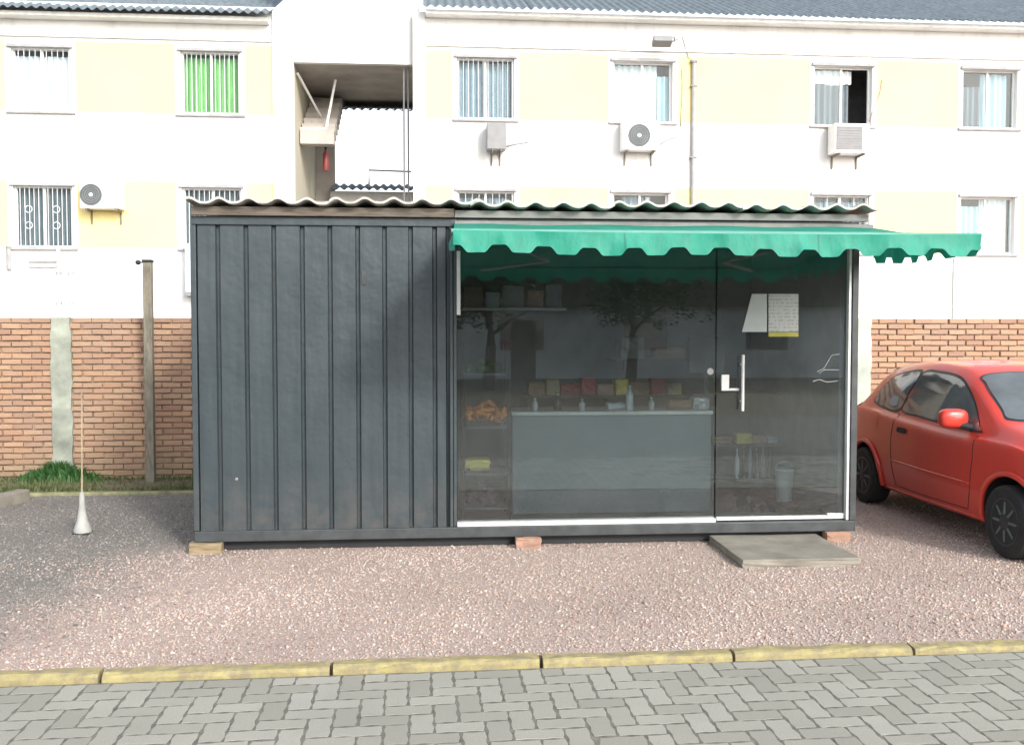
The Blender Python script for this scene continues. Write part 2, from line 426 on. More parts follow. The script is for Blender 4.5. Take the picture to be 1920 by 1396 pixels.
kerb = struct_root('kerb', (0, KY, 0)); kerb.rotation_euler.z = KROT
joints = [gnd(px, 1240, 0.02).x for px in (205, 622, 1018, 1395, 1762)]
js = [joints[0] - 3.0, joints[0] - 2.0, joints[0] - 1.0] + joints + [joints[-1] + 1.0, joints[-1] + 2.0, joints[-1] + 3.0]
for a, b_ in zip(js[:-1], js[1:]):
    m = MB(); n = 10; dy = random.gauss(0, 0.005); dz = random.gauss(0.012, 0.003)
    prof = [(KF, -0.15), (KF, dz - 0.020), (KF + 0.012, dz - 0.006), (KF + 0.028, dz), (KB - 0.012, dz), (KB, dz - 0.012), (KB, -0.15)]
    for k in range(n + 1):
        x = a + 0.009 + (b_ - a - 0.018)*k/n
        for (yy, zz) in prof:
            jj = 0.003 if zz > -0.1 else 0
            m.v.append((x, yy + dy + random.gauss(0, jj), zz + random.gauss(0, jj*0.8)))
    P = len(prof)
    for k in range(n):
        for q in range(P - 1): m.f.append((k*P+q, (k+1)*P+q, (k+1)*P+q+1, k*P+q+1))
    m.f.append(tuple(range(P))); m.f.append(tuple(n*P + P-1-q for q in range(P)))
    m.build('kerbstone', M['kerb'], kerb)

# loose gravel: one mesh of small stones
def gravel():
    N = 90000
    xs, ys = [], []
    tot = 0
    while tot < N:
        y = rng.uniform(KB - 0.08, 11.0, 30000); x = rng.uniform(-4.6, 6.2, 30000)
        dep = x*math.sin(YAW) + y*math.cos(YAW); px = CX + FPX*(x*math.cos(YAW) - y*math.sin(YAW))/dep
        keep = (px > -250) & (px < 2150) & (rng.uniform(0, 1, 30000) < np.clip((6.0/dep)**2.2, 0, 1))
        keep &= ~((x > XL + 0.1) & (x < XR - 0.1) & (y > YC + 0.25))
        keep &= ~((y > 10.1) & (x < 1)); keep &= y > KB + .012 + x*math.tan(KROT)
        xs.append(x[keep]); ys.append(y[keep]); tot += keep.sum()
    x = np.concatenate(xs)[:N]; y = np.concatenate(ys)[:N]
    s = rng.lognormal(math.log(0.0058), 0.34, N).clip(0.003, 0.014)
    base = np.array([(1,0,0),(0,1,0),(-1,0,0),(0,-1,0),(0,0,1),(0,0,-1)], float)
    th = rng.uniform(0, 6.28, N)
    v = base[None]*np.stack([s*rng.uniform(.8, 1.5, N), s*rng.uniform(.7, 1.1, N), s*rng.uniform(.45, .85, N)], 1)[:, None, :]
    v = v*rng.uniform(.75, 1.2, (N, 6, 1))
    tl = rng.normal(0, .35, (N, 2))
    v[:, :, 2] += v[:, :, 0]*tl[:, :1] + v[:, :, 1]*tl[:, 1:]
    vx = v[:, :, 0]*np.cos(th)[:, None] - v[:, :, 1]*np.sin(th)[:, None]; vy = v[:, :, 0]*np.sin(th)[:, None] + v[:, :, 1]*np.cos(th)[:, None]
    P = np.stack([vx + x[:, None], vy + y[:, None], v[:, :, 2] + (s*0.25)[:, None]], 2).reshape(-1, 3)
    tri = np.array([(0,1,4),(1,2,4),(2,3,4),(3,0,4),(1,0,5),(2,1,5),(3,2,5),(0,3,5)])
    T = (tri[None] + (np.arange(N)*6)[:, None, None]).reshape(-1)
    me = bpy.data.meshes.new('loose_gravel')
    me.vertices.add(N*6); me.vertices.foreach_set('co', P.ravel())
    me.loops.add(len(T)); me.loops.foreach_set('vertex_index', T.astype(np.int32))
    me.polygons.add(N*8); me.polygons.foreach_set('loop_start', np.arange(0, len(T), 3, dtype=np.int32))
    me.update(calc_edges=True); me.validate()
    pal = np.array([(.42,.315,.275),(.37,.27,.23),(.46,.37,.33),(.39,.345,.31),(.33,.235,.20),(.50,.43,.39),(.44,.355,.285)])
    gre = np.array([(.19,.18,.165),(.14,.13,.12),(.245,.23,.215),(.21,.175,.155),(.30,.285,.26)])
    nz = 0.35*np.sin(y*2.3 + 1.0) + 0.25*np.sin(y*5.1) + rng.normal(0, .30, N)
    k = (-1.7 - (7.3 - y)*.45 - x + nz*1.1) > 0
    k |= (y > 7.9) & (x < 0.5) & (rng.uniform(0, 1, N) < np.clip((y - 7.7), 0, 1))
    C = np.where(k[:, None], gre[rng.integers(0, len(gre), N)], pal[rng.integers(0, len(pal), N)])*1.08*rng.uniform(.80, 1.18, (N, 1))
    C *= (1 + .10*np.sin(x*1.7 + 1.2*np.sin(y*1.1)) * np.sin(y*2.9 + .8*np.sin(x*2.3)) + .06*np.sin(x*4.1 - y*3.3))[:, None]
    C4 = np.ones((N, 6, 4)); C4[:, :, :3] = C[:, None, :]
    at_ = me.color_attributes.new('col', 'FLOAT_COLOR', 'POINT'); at_.data.foreach_set('color', C4.ravel())
    me.materials.append(M['stone'])
    o = bpy.data.objects.new('loose_gravel', me); col.objects.link(o)
    tag(o, 'loose pinkish gravel stones spread over the yard', 'gravel', kind='stuff')

# ------------------------------------------------------------------ kiosk container
YC = gnd(360, 1036).y
XL, XR = X(360, YC), X(1608, YC)
ZB = Z(700, 1010, YC)                                     # underside of the bottom rail
ZBT = Z(700, 990, YC)                                     # top of the bottom rail
ZT = Z(600, 407, YC); ZTB = Z(600, 423, YC)
XM = X(852, YC)                                           # panel / glass junction
DEP = 2.35
YB_ = YC + DEP
kiosk = thing('container_kiosk', 'charcoal steel container kiosk with ribbed left half and glass shop front', 'kiosk', ((XL + XR)/2, YC + DEP/2, ZB))
# ribbed front: each pressed pan is a piece of its own
ribs = [X(px, YC) for px in (412, 465, 517, 570, 622, 674, 724, 773, 818)]
edges = [XL + 0.035] + ribs
for k in range(len(edges) - 1 + 1):
    x0 = edges[k]; x1 = edges[k+1] if k + 1 < len(edges) else XM - 0.035
    g = 0.020
    # pan (proud), sloping side, groove floor
    pts = [(x0, 0.030), (x0 + 0.008, 0.0), (x1 - g - 0.008, 0.0), (x1 - g, 0.030), (x1, 0.030)]
    m = MB(); n = 24
    ph = random.uniform(0, 6)
    for a in range(n + 1):
        z = ZBT - 0.01 + (ZTB - ZBT + 0.02)*a/n
        for q, (x, dy) in enumerate(pts):
            wob = 0.0025*math.sin(z*3.1 + ph) + 0.0015*math.sin(z*7.3 + ph*2)
            m.v.append((x, YC + 0.012 + dy + wob*(1 if q in (1, 2) else 0), z))
    for a in range(n):
        for q in range(4):
            m.f.append((a*5+q, a*5+q+1, (a+1)*5+q+1, (a+1)*5+q))
    m.build('steel_panel', M['paint'], kiosk, fix=False)
MB().box(XL, XR, YC - 0.012, YC + 0.09, ZB, ZBT).build('bottom_rail', M['rail'], kiosk, bevel=0.006)
MB().box(XL, XM + 0.02, YC - 0.006, YC + 0.09, ZTB, ZT).build('top_rail', M['paint'], kiosk, bevel=0.005)
MB().box(XM + 0.022, XR, YC - 0.004, YC + 0.09, ZTB - 0.04, ZT).build('top_rail', M['paint'], kiosk, bevel=0.005)
MB().box(XL - 0.004, XL + 0.034, YC - 0.008, YC + 0.10, ZBT + 0.002, ZTB - 0.002).build('corner_post', M['paint'], kiosk, bevel=0.004)
MB().box(XR - 0.045, XR + 0.004, YC - 0.008, YC + 0.10, ZBT + 0.002, ZTB - 0.042).build('corner_post', M['rail'], kiosk, bevel=0.004)
jp = MB().box(XM - 0.034, XM - 0.012, YC - 0.012, YC + 0.09, ZBT + 0.002, ZTB - 0.002).box(XM - 0.008, XM + 0.016, YC + 0.006, YC + 0.09, ZBT + 0.002, ZTB - 0.002)
jp.build('jamb_post', M['paint'], kiosk, bevel=0.003)
for yy in (YC + .07, YB_ - .2): MB().box(XL + .02, XR - .02, yy, yy + .12, .004, ZB - .002).build('gap_shade_beam', M['dark'], kiosk)  # added dark beams block light so the gap underneath goes black
# other sides, ceiling, floor
def ribwall(name, p0, p1, mat):
    d = Vector((p1[0]-p0[0], p1[1]-p0[1], 0)); L = d.length; d.normalize(); nrm = Vector((d.y, -d.x, 0)); m = MB(); q = []
    s = 0.0
    while s < L - 0.05:
        q += [(s, 0.03), (s + .012, 0), (min(s + .165, L), 0), (min(s + .177, L), .03)]; s += .205
    for s_, dy in q:
        p = Vector((p0[0], p0[1], 0)) + d*s_ - nrm*dy
        m.v += [(p.x, p.y, ZBT), (p.x, p.y, ZT - 0.01)]
    for i in range(len(q) - 1): m.f.append((2*i, 2*i+2, 2*i+3, 2*i+1))
    m.build(name, mat, kiosk, fix=False)
ribwall('side_wall', (XL + 0.002, YB_), (XL + 0.002, YC + 0.1), M['paint'])
ribwall('side_wall', (XR - 0.002, YC + 0.1), (XR - 0.002, YB_), M['paint'])
ribwall('back_wall', (XR, YB_), (XL, YB_), M['paint'])
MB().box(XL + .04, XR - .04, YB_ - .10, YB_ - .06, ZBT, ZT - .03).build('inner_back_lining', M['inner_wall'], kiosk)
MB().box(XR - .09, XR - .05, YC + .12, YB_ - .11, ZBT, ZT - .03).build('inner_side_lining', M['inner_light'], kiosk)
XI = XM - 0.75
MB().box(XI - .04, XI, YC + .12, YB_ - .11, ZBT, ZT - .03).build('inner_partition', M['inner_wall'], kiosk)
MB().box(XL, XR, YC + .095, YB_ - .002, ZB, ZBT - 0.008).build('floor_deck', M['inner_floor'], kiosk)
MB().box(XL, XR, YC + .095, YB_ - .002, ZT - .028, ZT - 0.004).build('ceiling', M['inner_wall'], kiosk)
# timber fascia and wavy roof sheets
ZF = Z(600, 388, YC - 0.06)
RX0, RX1 = XL + 0.01, X(1622, YC)
MB().box(RX0, XM, YC - 0.045, YC + 0.0, ZT + 0.002, ZF).build('fascia_board', M['board'], kiosk, bevel=0.004)
MB().box(XM + 0.003, RX1, YC - 0.035, YC + 0.0, ZT + 0.002, ZF - 0.01).build('fascia_board', M['cassette'], kiosk, bevel=0.004)
PER = 0.2035
def wave_sheet(x0, x1, y0, y1, zt, mat, parent, slope=0.06, amp=0.022, per=PER, th=0.007, ph=0.0, ny=6, step=10, name='roof_sheet', zj=0.0, shp=1.0):
    n = max(8, int((x1 - x0)/per*step)); m = MB(); a1, a2 = random.uniform(0, 6), random.uniform(0, 6)
    for side in (0, 1):
        for k in range(n + 1):
            x = x0 + (x1 - x0)*k/n
            t = 2*(0.5 + 0.5*math.cos(2*math.pi*(x - ph)/per))**shp - 1
            for j in range(ny + 1):
                y = y0 + (y1 - y0)*j/ny
                m.v.append((x, y, zt + amp*t + (th if side else 0) + slope*(y - y0) + zj*math.sin(x*2.1 + a1) + zj*.4*math.sin(x*7 + a2)))
    W = ny + 1; S = (n + 1)*W
    for k in range(n):
        for j in range(ny):
            a = k*W + j; m.f.append((a, a+1, a+W+1, a+W)); m.f.append((S+a, S+a+W, S+a+W+1, S+a+1))
        a = k*W; m.f.append((a, a+W, S+a+W, S+a)); a += ny; m.f.append((a, S+a, S+a+W, a+W))
    for j in range(ny):
        a = j; m.f.append((a, S+a, S+a+1, a+1)); a = n*W + j; m.f.append((a, a+1, S+a+1, S+a))
    return m.build(name, mat, parent, smooth='auto', fix=True)
ph0 = X(413, YC - 0.12)
sheets = np.linspace(RX0 - 0.02, RX1, 6)
for k in range(5):
    wave_sheet(sheets[k], sheets[k+1] + 0.05, YC - 0.12 - random.uniform(0, .015), YB_ + 0.15, ZF + 0.024 + (0.008 if k % 2 else 0), M['wave'], kiosk, slope=-0.03, ph=ph0, amp=0.017, zj=0.004, shp=1.5, th=0.016, step=14)
# glass front
GY = YC + 0.045
XD = X(1346, YC); GZ0, GZ1 = ZBT + 0.03, ZTB - 0.06
MB().box(XM + 0.02, XD - 0.006, GY, GY + 0.008, GZ0, GZ1).build('fixed_glass', M['glass'], kiosk)
door = MB().box(XD + 0.006, XR - 0.07, GY + 0.002, GY + 0.010, GZ0, GZ1).build('glass_door', M['glass'], kiosk)
MB().box(XM + 0.018, XD - 0.004, YC - 0.004, GY + 0.02, ZBT + 0.001, ZBT + 0.032).build('bottom_channel', M['alu'], kiosk, bevel=0.002)
MB().box(XD + 0.012, XR - 0.07, GY - 0.010, GY + 0.022, ZBT + 0.008, ZBT + 0.034).build('bottom_channel', M['alu'], door, bevel=0.002)
MB().box(XR - 0.068, XR - 0.046, YC + 0.006, GY + 0.02, ZBT + 0.002, GZ1).build('side_channel', M['alu'], kiosk, bevel=0.002)
MB().box(XM + 0.017, XM + 0.045, YC + 0.012, GY - 0.003, Z(852, 590, YC), Z(852, 470, YC)).build('jamb_strip', M['alu'], kiosk, bevel=0.002)
MB().box(XM + 0.02, XR - 0.047, YC + 0.012, GY + 0.03, GZ1 + 0.002, ZTB - 0.041).build('head_channel', M['rail'], kiosk)
a = at(1550, 962, GY); b_ = at(1588, 976, GY)
MB().box(a.x, XR - 0.07, GY - 0.014, GY + 0.024, ZBT + 0.036, a.z).build('hinge_patch', M['alu'], door, bevel=0.002)
hp = at(1393, 665, GY - .05); hq = at(1393, 770, GY - .05)
hb = MB().tube([(hp.x, GY - .055, hq.z), (hp.x, GY - .055, hp.z)], 0.012, 12)
for zz in (hq.z + 0.07, hp.z - 0.07): hb.tube([(hp.x, GY - .055, zz), (hp.x, GY + 0.002, zz)], 0.008, 8)
hb.build('pull_handle', M['alu'], door, smooth='auto')
a = at(1352, 702, GY); b_ = at(1366, 732, GY)
MB().box(a.x, b_.x, GY - 0.016, GY - 0.001, b_.z, a.z).box(b_.x + .002, hp.x - .015, GY - .013, GY - .003, b_.z, b_.z + 0.018).build('lock_patch', M['alu'], door, bevel=0.002)
c_ = at(1331, 696, GY)
MB().lathe((c_.x, GY - .012, c_.z), [(0.024, 0), (0.026, .004), (0.026, .011)], 20, 'Y').build('lock_keeper', M['ledge'], kiosk, smooth='auto')
# a few bolts and a dent plate on the panel
for px, py, s in ((443, 898, .012),):
    p = at(px, py, YC); MB().lathe((p.x, YC + .011, p.z), [(s, 0), (s*.9, -.008), (s*.4, -.010)][::-1], 10, 'Y').build('bolt', M['grey_frame'], kiosk, smooth='auto')
p = at(681, 520, YC)
MB().box(p.x - .012, p.x + .022, YC + .002, YC + .011, p.z - .05, p.z + .05).build('bracket_plate', M['rail'], kiosk, bevel=.002)

# ------------------------------------------------------------------ awning
AF = YC - 1.55
ax0, ax1 = X(850, AF), X(1832, AF)
bx0, bx1 = XM + 0.0, XR + 0.10
AZB = Z(1300, 424, YC - .03); AZF = Z(1300, 437, AF)
aw = thing('awning', 'green canvas awning with scalloped valance over the glass shop front', 'awning', ((ax0 + ax1)/2, YC - .05, AZB))
def canopy(u, v):
    x = (bx0 + (bx1 - bx0)*u)*(1 - v) + (ax0 + (ax1 - ax0)*u)*v
    y = YC - 0.05 + (AF - YC + 0.05)*v
    z = AZB + (AZF - AZB)*v - 0.022*math.sin(math.pi*v)*(0.7 + 0.3*math.sin(u*9)) + 0.004*math.sin(u*23 + v*3)
    return Vector((x, y, z))
MB().grid(canopy, 48, 14).build('canopy', M['awning'], aw, smooth=True, fix=False)
bar = MB().tube([(ax0 - .01, AF, AZF), (ax1 + .01, AF, AZF)], 0.015, 12); bar.build('front_bar', M['trim'], aw, smooth='auto')
# scalloped valances with their own slight swing
def valance(p0, p1, drop, scal, per, lean, name='valance', n=240, drop2=None):
    p0, p1 = Vector(p0), Vector(p1); L = (p1 - p0).length; m = MB(); out = (p1 - p0).cross(Vector((0, 0, 1))).normalized()
    rows = 6
    for k in range(n + 1):
        s = L*k/n; dd = drop if drop2 is None else drop + (drop2 - drop)*k/n; c_w = 0.5 - 0.5*math.cos(2*math.pi*s/per); t = min(1.0, max(0.0, (c_w - .12)/.62)); t = t*t*(3 - 2*t); bot = dd + scal*t
        for r in range(rows + 1):
            q = r/rows
            p = p0 + (p1 - p0)*(k/n) + Vector((0, 0, -bot*q)) + out*(lean*q*q + 0.014*q*math.sin(s*7.3 + .6*math.sin(s*2.1)) + 0.009*q*math.sin(s*19 + 1) + .004*q*math.sin(s*47)) + Vector((0, 0, -.010*math.sin(math.pi*s/L)*(1 - q*.3) + .006*q*math.sin(s*5.3)))
            m.v.append(tuple(p))
    for k in range(n):
        for r in range(rows):
            a = k*(rows+1) + r; m.f.append((a, a+rows+1, a+rows+2, a+1))
    return m.build(name, M['awning'], aw, smooth=True, fix=False)
valance((ax0, AF - .034, AZF + .004), (ax1, AF - .034, AZF + .004), 0.088, 0.044, 0.262, 0.012, n=420)
valance((ax1, AF, AZF + .006), (bx1, YC - .05, AZB - .02), 0.085, 0.042, 0.255, 0.010, n=200, drop2=AZB - .02 - 2.14)
valance((bx0, YC - .05, AZB - .02), (ax0, AF, AZF + .006), 0.09, 0.04, 0.255, 0.010, n=200, drop2=0.085)
for x in (ax0 + .35, ax1 - .35):
    e = (x + 0.5) if x < (ax0 + ax1)/2 else (x - 0.5)
    MB().tube([(x, AF + .02, AZF - .03), (e, (AF + YC)/2, AZF + 0.0), (x, YC - .03, AZB - .08)], 0.016, 8).build('folding_arm', M['white_alu'], aw, smooth='auto')
MB().box(bx0, bx1 - .02, YC - .075, YC - .037, AZB - .035, AZB + .02).build('wall_bar', M['cassette'], aw, bevel=.004)

gravel()

# ------------------------------------------------------------------ supports, step
def rough_box(name, label, cat, x0, x1, y0, y1, z0, z1, mat, group=None, jit=.006, shear=0.0):
    b = bmesh.new(); bmesh.ops.create_cube(b, size=1)
    for v in b.verts:
        v.co = Vector((x0 + (v.co.x + .5)*(x1-x0), y0 + (v.co.y + .5)*(y1-y0), z0 + (v.co.z + .5)*(z1-z0)))
        v.co.x += shear*(v.co.y - y0)
    bmesh.ops.subdivide_edges(b, edges=b.edges, cuts=3, use_grid_fill=True)
    for v in b.verts: v.co += Vector((random.gauss(0, jit), random.gauss(0, jit), random.gauss(0, jit*.6)))
    cc = Vector(((x0+x1)/2, (y0+y1)/2, z0))
    for v in b.verts: v.co -= cc
    me = bpy.data.meshes.new(name); b.to_mesh(me); b.free(); me.materials.append(mat)
    o = bpy.data.objects.new(name, me); col.objects.link(o); o.location = cc
    md = o.modifiers.new('bevel', 'BEVEL'); md.width = .006; md.segments = 2; md.limit_method = 'ANGLE'
    return tag(o, label, cat, group)
rough_box('timber_block', 'short weathered timber block propping the left end of the kiosk', 'block', X(352, YC), X(413, YC), YC - .06, YC + .06, -.015, ZB - .002, M['wood'], jit=.003)
rough_box('clay_block', 'reddish clay block under the middle of the kiosk', 'block', X(966, YC), X(1014, YC), YC - .06, YC + .06, -.015, ZB - .002, M['block'], 'clay blocks under the kiosk', jit=.004)
rough_box('clay_block', 'reddish clay block under the right end of the kiosk by the step', 'block', X(1551, YC), X(1596, YC), YC - .04, YC + .06, -.015, ZB - .002, M['block'], 'clay blocks under the kiosk', jit=.004)
s0 = gnd(1392, 1050, .055); s1 = gnd(1350, 1018, .055)
rough_box('concrete_step', 'low grey concrete slab step in front of the glass door', 'step', s0.x, gnd(1612, 1045, .055).x, s0.y, YC + .02, -.02, .055, M['concrete'], jit=.004, shear=(s1.x - s0.x)/max(.1, (s1.y - s0.y))*1.0)

# ------------------------------------------------------------------ things on and behind the glass
def paper(name, poly_px, label, mat, group=None):
    pts = [at(x, y, GY - .004) for x, y in poly_px]
    c = sum(pts, Vector())/len(pts); m = MB().prism([(p.x, p.z) for p in pts], GY - .0045, GY - .0025)
    t = thing(name, label, 'notice', (c.x, GY - .003, min(p.z for p in pts)), group)
    m.build('sheet', mat, t); return t
def mk_paper():
    t = NT('printed_paper'); z = t.n('SeparateXYZ'); t.l(t.pos(), z.inputs[0])
    s = t.math('FRACT', t.math('MULTIPLY', z.outputs[2], 38.0)); ln = t.math('GREATER_THAN', s, 0.55)
    wd = t.math('GREATER_THAN', t.noise(55, stretch=(1, 1, 0.45), detail=2), 0.50)
    a = t.mix(t.math('MULTIPLY', t.math('MULTIPLY', ln, wd), 0.45), (0.44, 0.455, 0.45), (0.16, 0.16, 0.17)); t.base(a); t.set(.8); return t.m
M['paper'] = mk_paper(); M['plain_paper'] = simple('pale_paper', (.42, .44, .45), .8, var=.06); M['yellow_strip'] = simple('yellow_strip', (.36, .33, .06), .7)  # paper whites greyed to stand in for reflection over the sheets
paper('paper_notice', [(1391, 622), (1438, 622), (1438, 551), (1410, 551)], 'slanted pale paper sheet stuck left of the lined notice on the glass door', M['plain_paper'])
n2 = paper('paper_notice', [(1441, 622), (1497, 622), (1497, 551), (1441, 551)], 'lined white notice with a yellow bottom strip on the glass door', M['paper'])
a = at(1441, 631, GY - .004); b_ = at(1497, 623, GY - .004)
MB().box(a.x, b_.x, GY - .005, GY - .003, a.z, b_.z).build('bottom_strip', M['yellow_strip'], n2)
# thin white drawn mark on the door glass
mk = thing('glass_decal', 'faint white zigzag decal on the right of the glass door', 'decal', at(1550, 720, GY - .002))
def stroke(pxs, r=.0022, name='stroke'):
    m = MB().tube([at(x, y, GY - .004) for x, y in pxs], r, 5); m.build(name, M['ledge'], mk)
stroke([(1573, 664), (1560, 665), (1545, 690), (1532, 697)]); stroke([(1573, 693), (1545, 693), (1536, 700)]); stroke([(1524, 715), (1536, 711), (1550, 716), (1570, 714)], .0025)

def crate(name, label, x0, x1, y0, y1, z0, z1, mat, group=None):
    t = thing(name, label, 'crate', ((x0+x1)/2, (y0+y1)/2, z0), group); th = .012
    MB().box(x0, x1, y0, y1, z0, z0 + th).build('base', mat, t)
    n = 3; h = (z1 - z0 - th)/n
    for k in range(n):
        za, zb_ = z0 + th + k*h + .008, z0 + th + (k+1)*h
        for q in ((x0, x1, y0, y0 + th), (x0, x1, y1 - th, y1), (x0, x0 + th, y0 + th, y1 - th), (x1 - th, x1, y0 + th, y1 - th)):
            MB().box(*q, za, zb_).build('slat', mat, t)
    for x in (x0 + th, x1 - th - .02):
        for y in (y0 + th, y1 - th - .02): MB().box(x, x + .02, y, y + .02, z0 + th, z1).build('corner_stake', mat, t)
    return t
M['carrot'] = simple('orange_root', (.68, .24, .07), .6, var=.25, scale=30); M['crate'] = simple('dark_crate', (.10, .075, .06), .7); M['yellow_pack'] = simple('yellow_pack', (.80, .60, .12), .45, var=.1)
M['pink_pack'] = simple('pink_pack', (.55, .30, .24), .5); M['blue_pack'] = simple('pale_blue_pack', (.5, .55, .62), .5); M['purple'] = simple('purple_veg', (.10, .06, .10), .6)
M['bottle_dark'] = simple('dark_bottle', (.03, .03, .035), .15); M['bottle_clear'] = simple('clear_bottle', (.45, .48, .50), .15); M['bucket'] = simple('white_plastic', (.62, .66, .65), .45, var=.05)
M['green_veg'] = mk_leaf('green_veg', (.03, .09, .02), (.10, .20, .05)); M['brown_pack'] = simple('brown_pack', (.30, .17, .10), .6)
# left rack
RY0, RY1 = YC + .22, YC + .62
rx0, rx1 = X(866, RY0), X(957, RY0)
rack = thing('shelf_rack', 'dark metal shelf rack of produce behind the fixed glass', 'shelf', ((rx0+rx1)/2, (RY0+RY1)/2, ZBT))
for x in (rx0, rx1 - .02):
    for y in (RY0, RY1 - .02): MB().box(x, x + .02, y, y + .02, ZBT, Z(900, 640, RY0)).build('upright', M['dark'], rack)
shelfz = [ZBT + .10, Z(900, 888, RY0), Z(900, 800, RY0), Z(900, 700, RY0)]
for z in shelfz: MB().box(rx0 + .021, rx1 - .021, RY0, RY1, z - .015, z).build('shelf_board', M['inner_wall'], rack)
cr = crate('produce_crate', 'dark crate of orange roots on the middle shelf of the rack', rx0 + .03, rx1 - .03, RY0 + .02, RY1 - .03, shelfz[2] + .002, shelfz[2] + .06, M['crate'], 'crates on the produce rack')
def pile(name, label, cat, c, ext, mat, n, r, long=1.0):
    V, F = [], []; ib = bmesh.new(); bmesh.ops.create_icosphere(ib, subdivisions=1, radius=1)
    vv = [v.co.copy() for v in ib.verts]; ff = [tuple(v.index for v in f.verts) for f in ib.faces]; ib.free()
    m = MB()
    for k in range(n):
        u, v_ = random.uniform(-1, 1), random.uniform(-1, 1); h = random.uniform(0, 1)*(1 - .7*max(abs(u), abs(v_)))
        p = Vector((c[0] + u*ext[0], c[1] + v_*ext[1], c[2] + h*ext[2])); e = Matrix.Rotation(random.uniform(0, 6.28), 3, 'Z') @ Matrix.Rotation(random.gauss(0, .5), 3, 'X')
        s = random.uniform(.8, 1.2)*r; b = len(m.v)
        m.v += [tuple(p + e @ Vector((q.x*s, q.y*s*long, q.z*s))) for q in vv]; m.f += [tuple(b + i for i in f) for f in ff]
    o = m.build(name, mat, None, smooth=True, fix=False)
    for v in o.data.vertices: v.co -= Vector(c)
    o.location = c; return tag(o, label, cat, kind='stuff')
pile('orange_roots', 'heap of orange root vegetables in the crate on the rack', 'vegetables', ((rx0+rx1)/2, (RY0+RY1)/2 - .02, shelfz[2] + .05), (.15, .16, .16), M['carrot'], 70, .024, 2.6)
c2 = crate('produce_crate', 'dark crate holding a yellow bag on the lower shelf of the rack', rx0 + .03, rx1 - .12, RY0 + .02, RY1 - .03, shelfz[1] + .002, shelfz[1] + .04, M['crate'], 'crates on the produce rack')
def pack(name, label, x0, x1, y0, y1, z0, z1, mat, group=None, cat='packet'):
    o = rough_box(name, label, cat, x0, x1, y0, y1, z0, z1, mat, group, jit=.004); return o
pa = at(872, 886, RY0 + .04); pb = at(920, 862, RY0 + .04)
pack('yellow_bag', 'yellow bag in the crate on the lower rack shelf', pa.x, pb.x, RY0 + .05, RY0 + .25, shelfz[1] + .016, pb.z, M['yellow_pack'], cat='bag')
pile('purple_vegetables', 'dark purple vegetables heaped on the lowest rack shelf', 'vegetables', ((rx0+rx1)/2 - .03, (RY0+RY1)/2, shelfz[0] + .03), (.13, .14, .14), M['purple'], 40, .035, 1.1)
pile('green_vegetables', 'green vegetables heaped on the top rack shelf', 'vegetables', ((rx0+rx1)/2, (RY0+RY1)/2, shelfz[3] + .02), (.13, .14, .07), M['green_veg'], 34, .03, 1.2)
# counter
QY = YC + .48
qx0, qx1 = X(961, QY), X(1335, QY); qz = Z(1100, 771, QY)
ct = thing('shop_counter', 'grey panelled shop counter behind the fixed glass', 'counter', ((qx0+qx1)/2, QY + .25, ZBT))
for k in range(1):
    a = qx0; b_ = qx1
    MB().box(a + .002, b_ - .002, QY, QY + .02, ZBT, qz - .03).build('front_panel', M['counter'], ct, bevel=.002)
MB().box(qx0 - .01, qx1 + .01, QY - .02, QY + .5, qz - .028, qz).build('worktop', M['alu'], ct, bevel=.003)
for x in (qx0, qx1 - .02): MB().box(x, x + .02, QY + .022, QY + .48, ZBT, qz - .03).build('side_panel', M['counter'], ct)
def bottle(label, x, y, z, h, r, mat, group):
    t = thing('bottle', label, 'bottle', (x, y, z), group)
    MB().lathe((x, y, z), [(r*.9, 0), (r, .01), (r, h*.58), (r*.85, h*.66), (r*.36, h*.8), (r*.36, h*.93)], 12).build('body', mat, t, smooth='auto')
    MB().lathe((x, y, z + h*.931), [(r*.42, 0), (r*.42, h*.069)], 10).build('cap', M['bucket'], t, smooth='auto')
for k, (px, h, mt, lb) in enumerate(((1003, .10, 'bottle_clear', 'short clear jar-like bottle at the left end of the counter'), (1046, .13, 'bottle_dark', 'small dark bottle, second from the left on the counter'),
                                   (1092, .09, 'bottle_clear', 'short clear bottle in the middle of the counter'), (1181, .20, 'bottle_clear', 'tall clear bottle standing on the counter'), (1222, .10, 'bottle_clear', 'short clear bottle at the right of the counter'))):
    bottle(lb, X(px, QY + .12), QY + .12, qz, h, .026 + .006*(k % 2), M[mt], 'bottles on the counter')
for k, (px, wpx, c, lb) in enumerate(((1140, 34, 'blue_pack', 'pale packet lying on the counter beside the tall bottle'), (1255, 40, 'brown_pack', 'brown packet on the right half of the counter'), (1300, 30, 'bottle_clear', 'pale grey packet at the right end of the counter'))):
    pack('packet', lb, X(px, QY + .2), X(px + wpx, QY + .2), QY + .18, QY + .30, qz + .001, qz + .05 + .02*k, M[c], 'packets on the counter')
# white edged wall shelf at the back with boxes
WY = YC + 1.55
wz = Z(950, 577, WY); wx0, wx1 = X(868, WY), X(1062, WY)
ws = thing('wall_shelf', 'white edged shelf high on the inner back wall at left', 'shelf', ((wx0+wx1)/2, WY + .2, wz - .03))
MB().box(wx0, wx1, WY, WY + .02, wz - .022, wz).build('white_edge', M['white_alu'], ws)
MB().box(wx0, wx1, WY + .021, YB_ - .105, wz - .02, wz - .002).build('shelf_board', M['inner_light'], ws)
bxs = [(872, 34, .19, 'brown_pack', 'tall brown carton at the left end of the white edged shelf'), (912, 26, .14, 'blue_pack', 'pale small carton beside the tall brown one on the shelf'), (944, 40, .20, 'inner_light', 'grey wide carton in the middle of the white edged shelf'), (990, 30, .16, 'pink_pack', 'pinkish carton right of the grey one on the shelf'), (1025, 30, .21, 'inner_light', 'grey carton at the right end of the white edged shelf')]
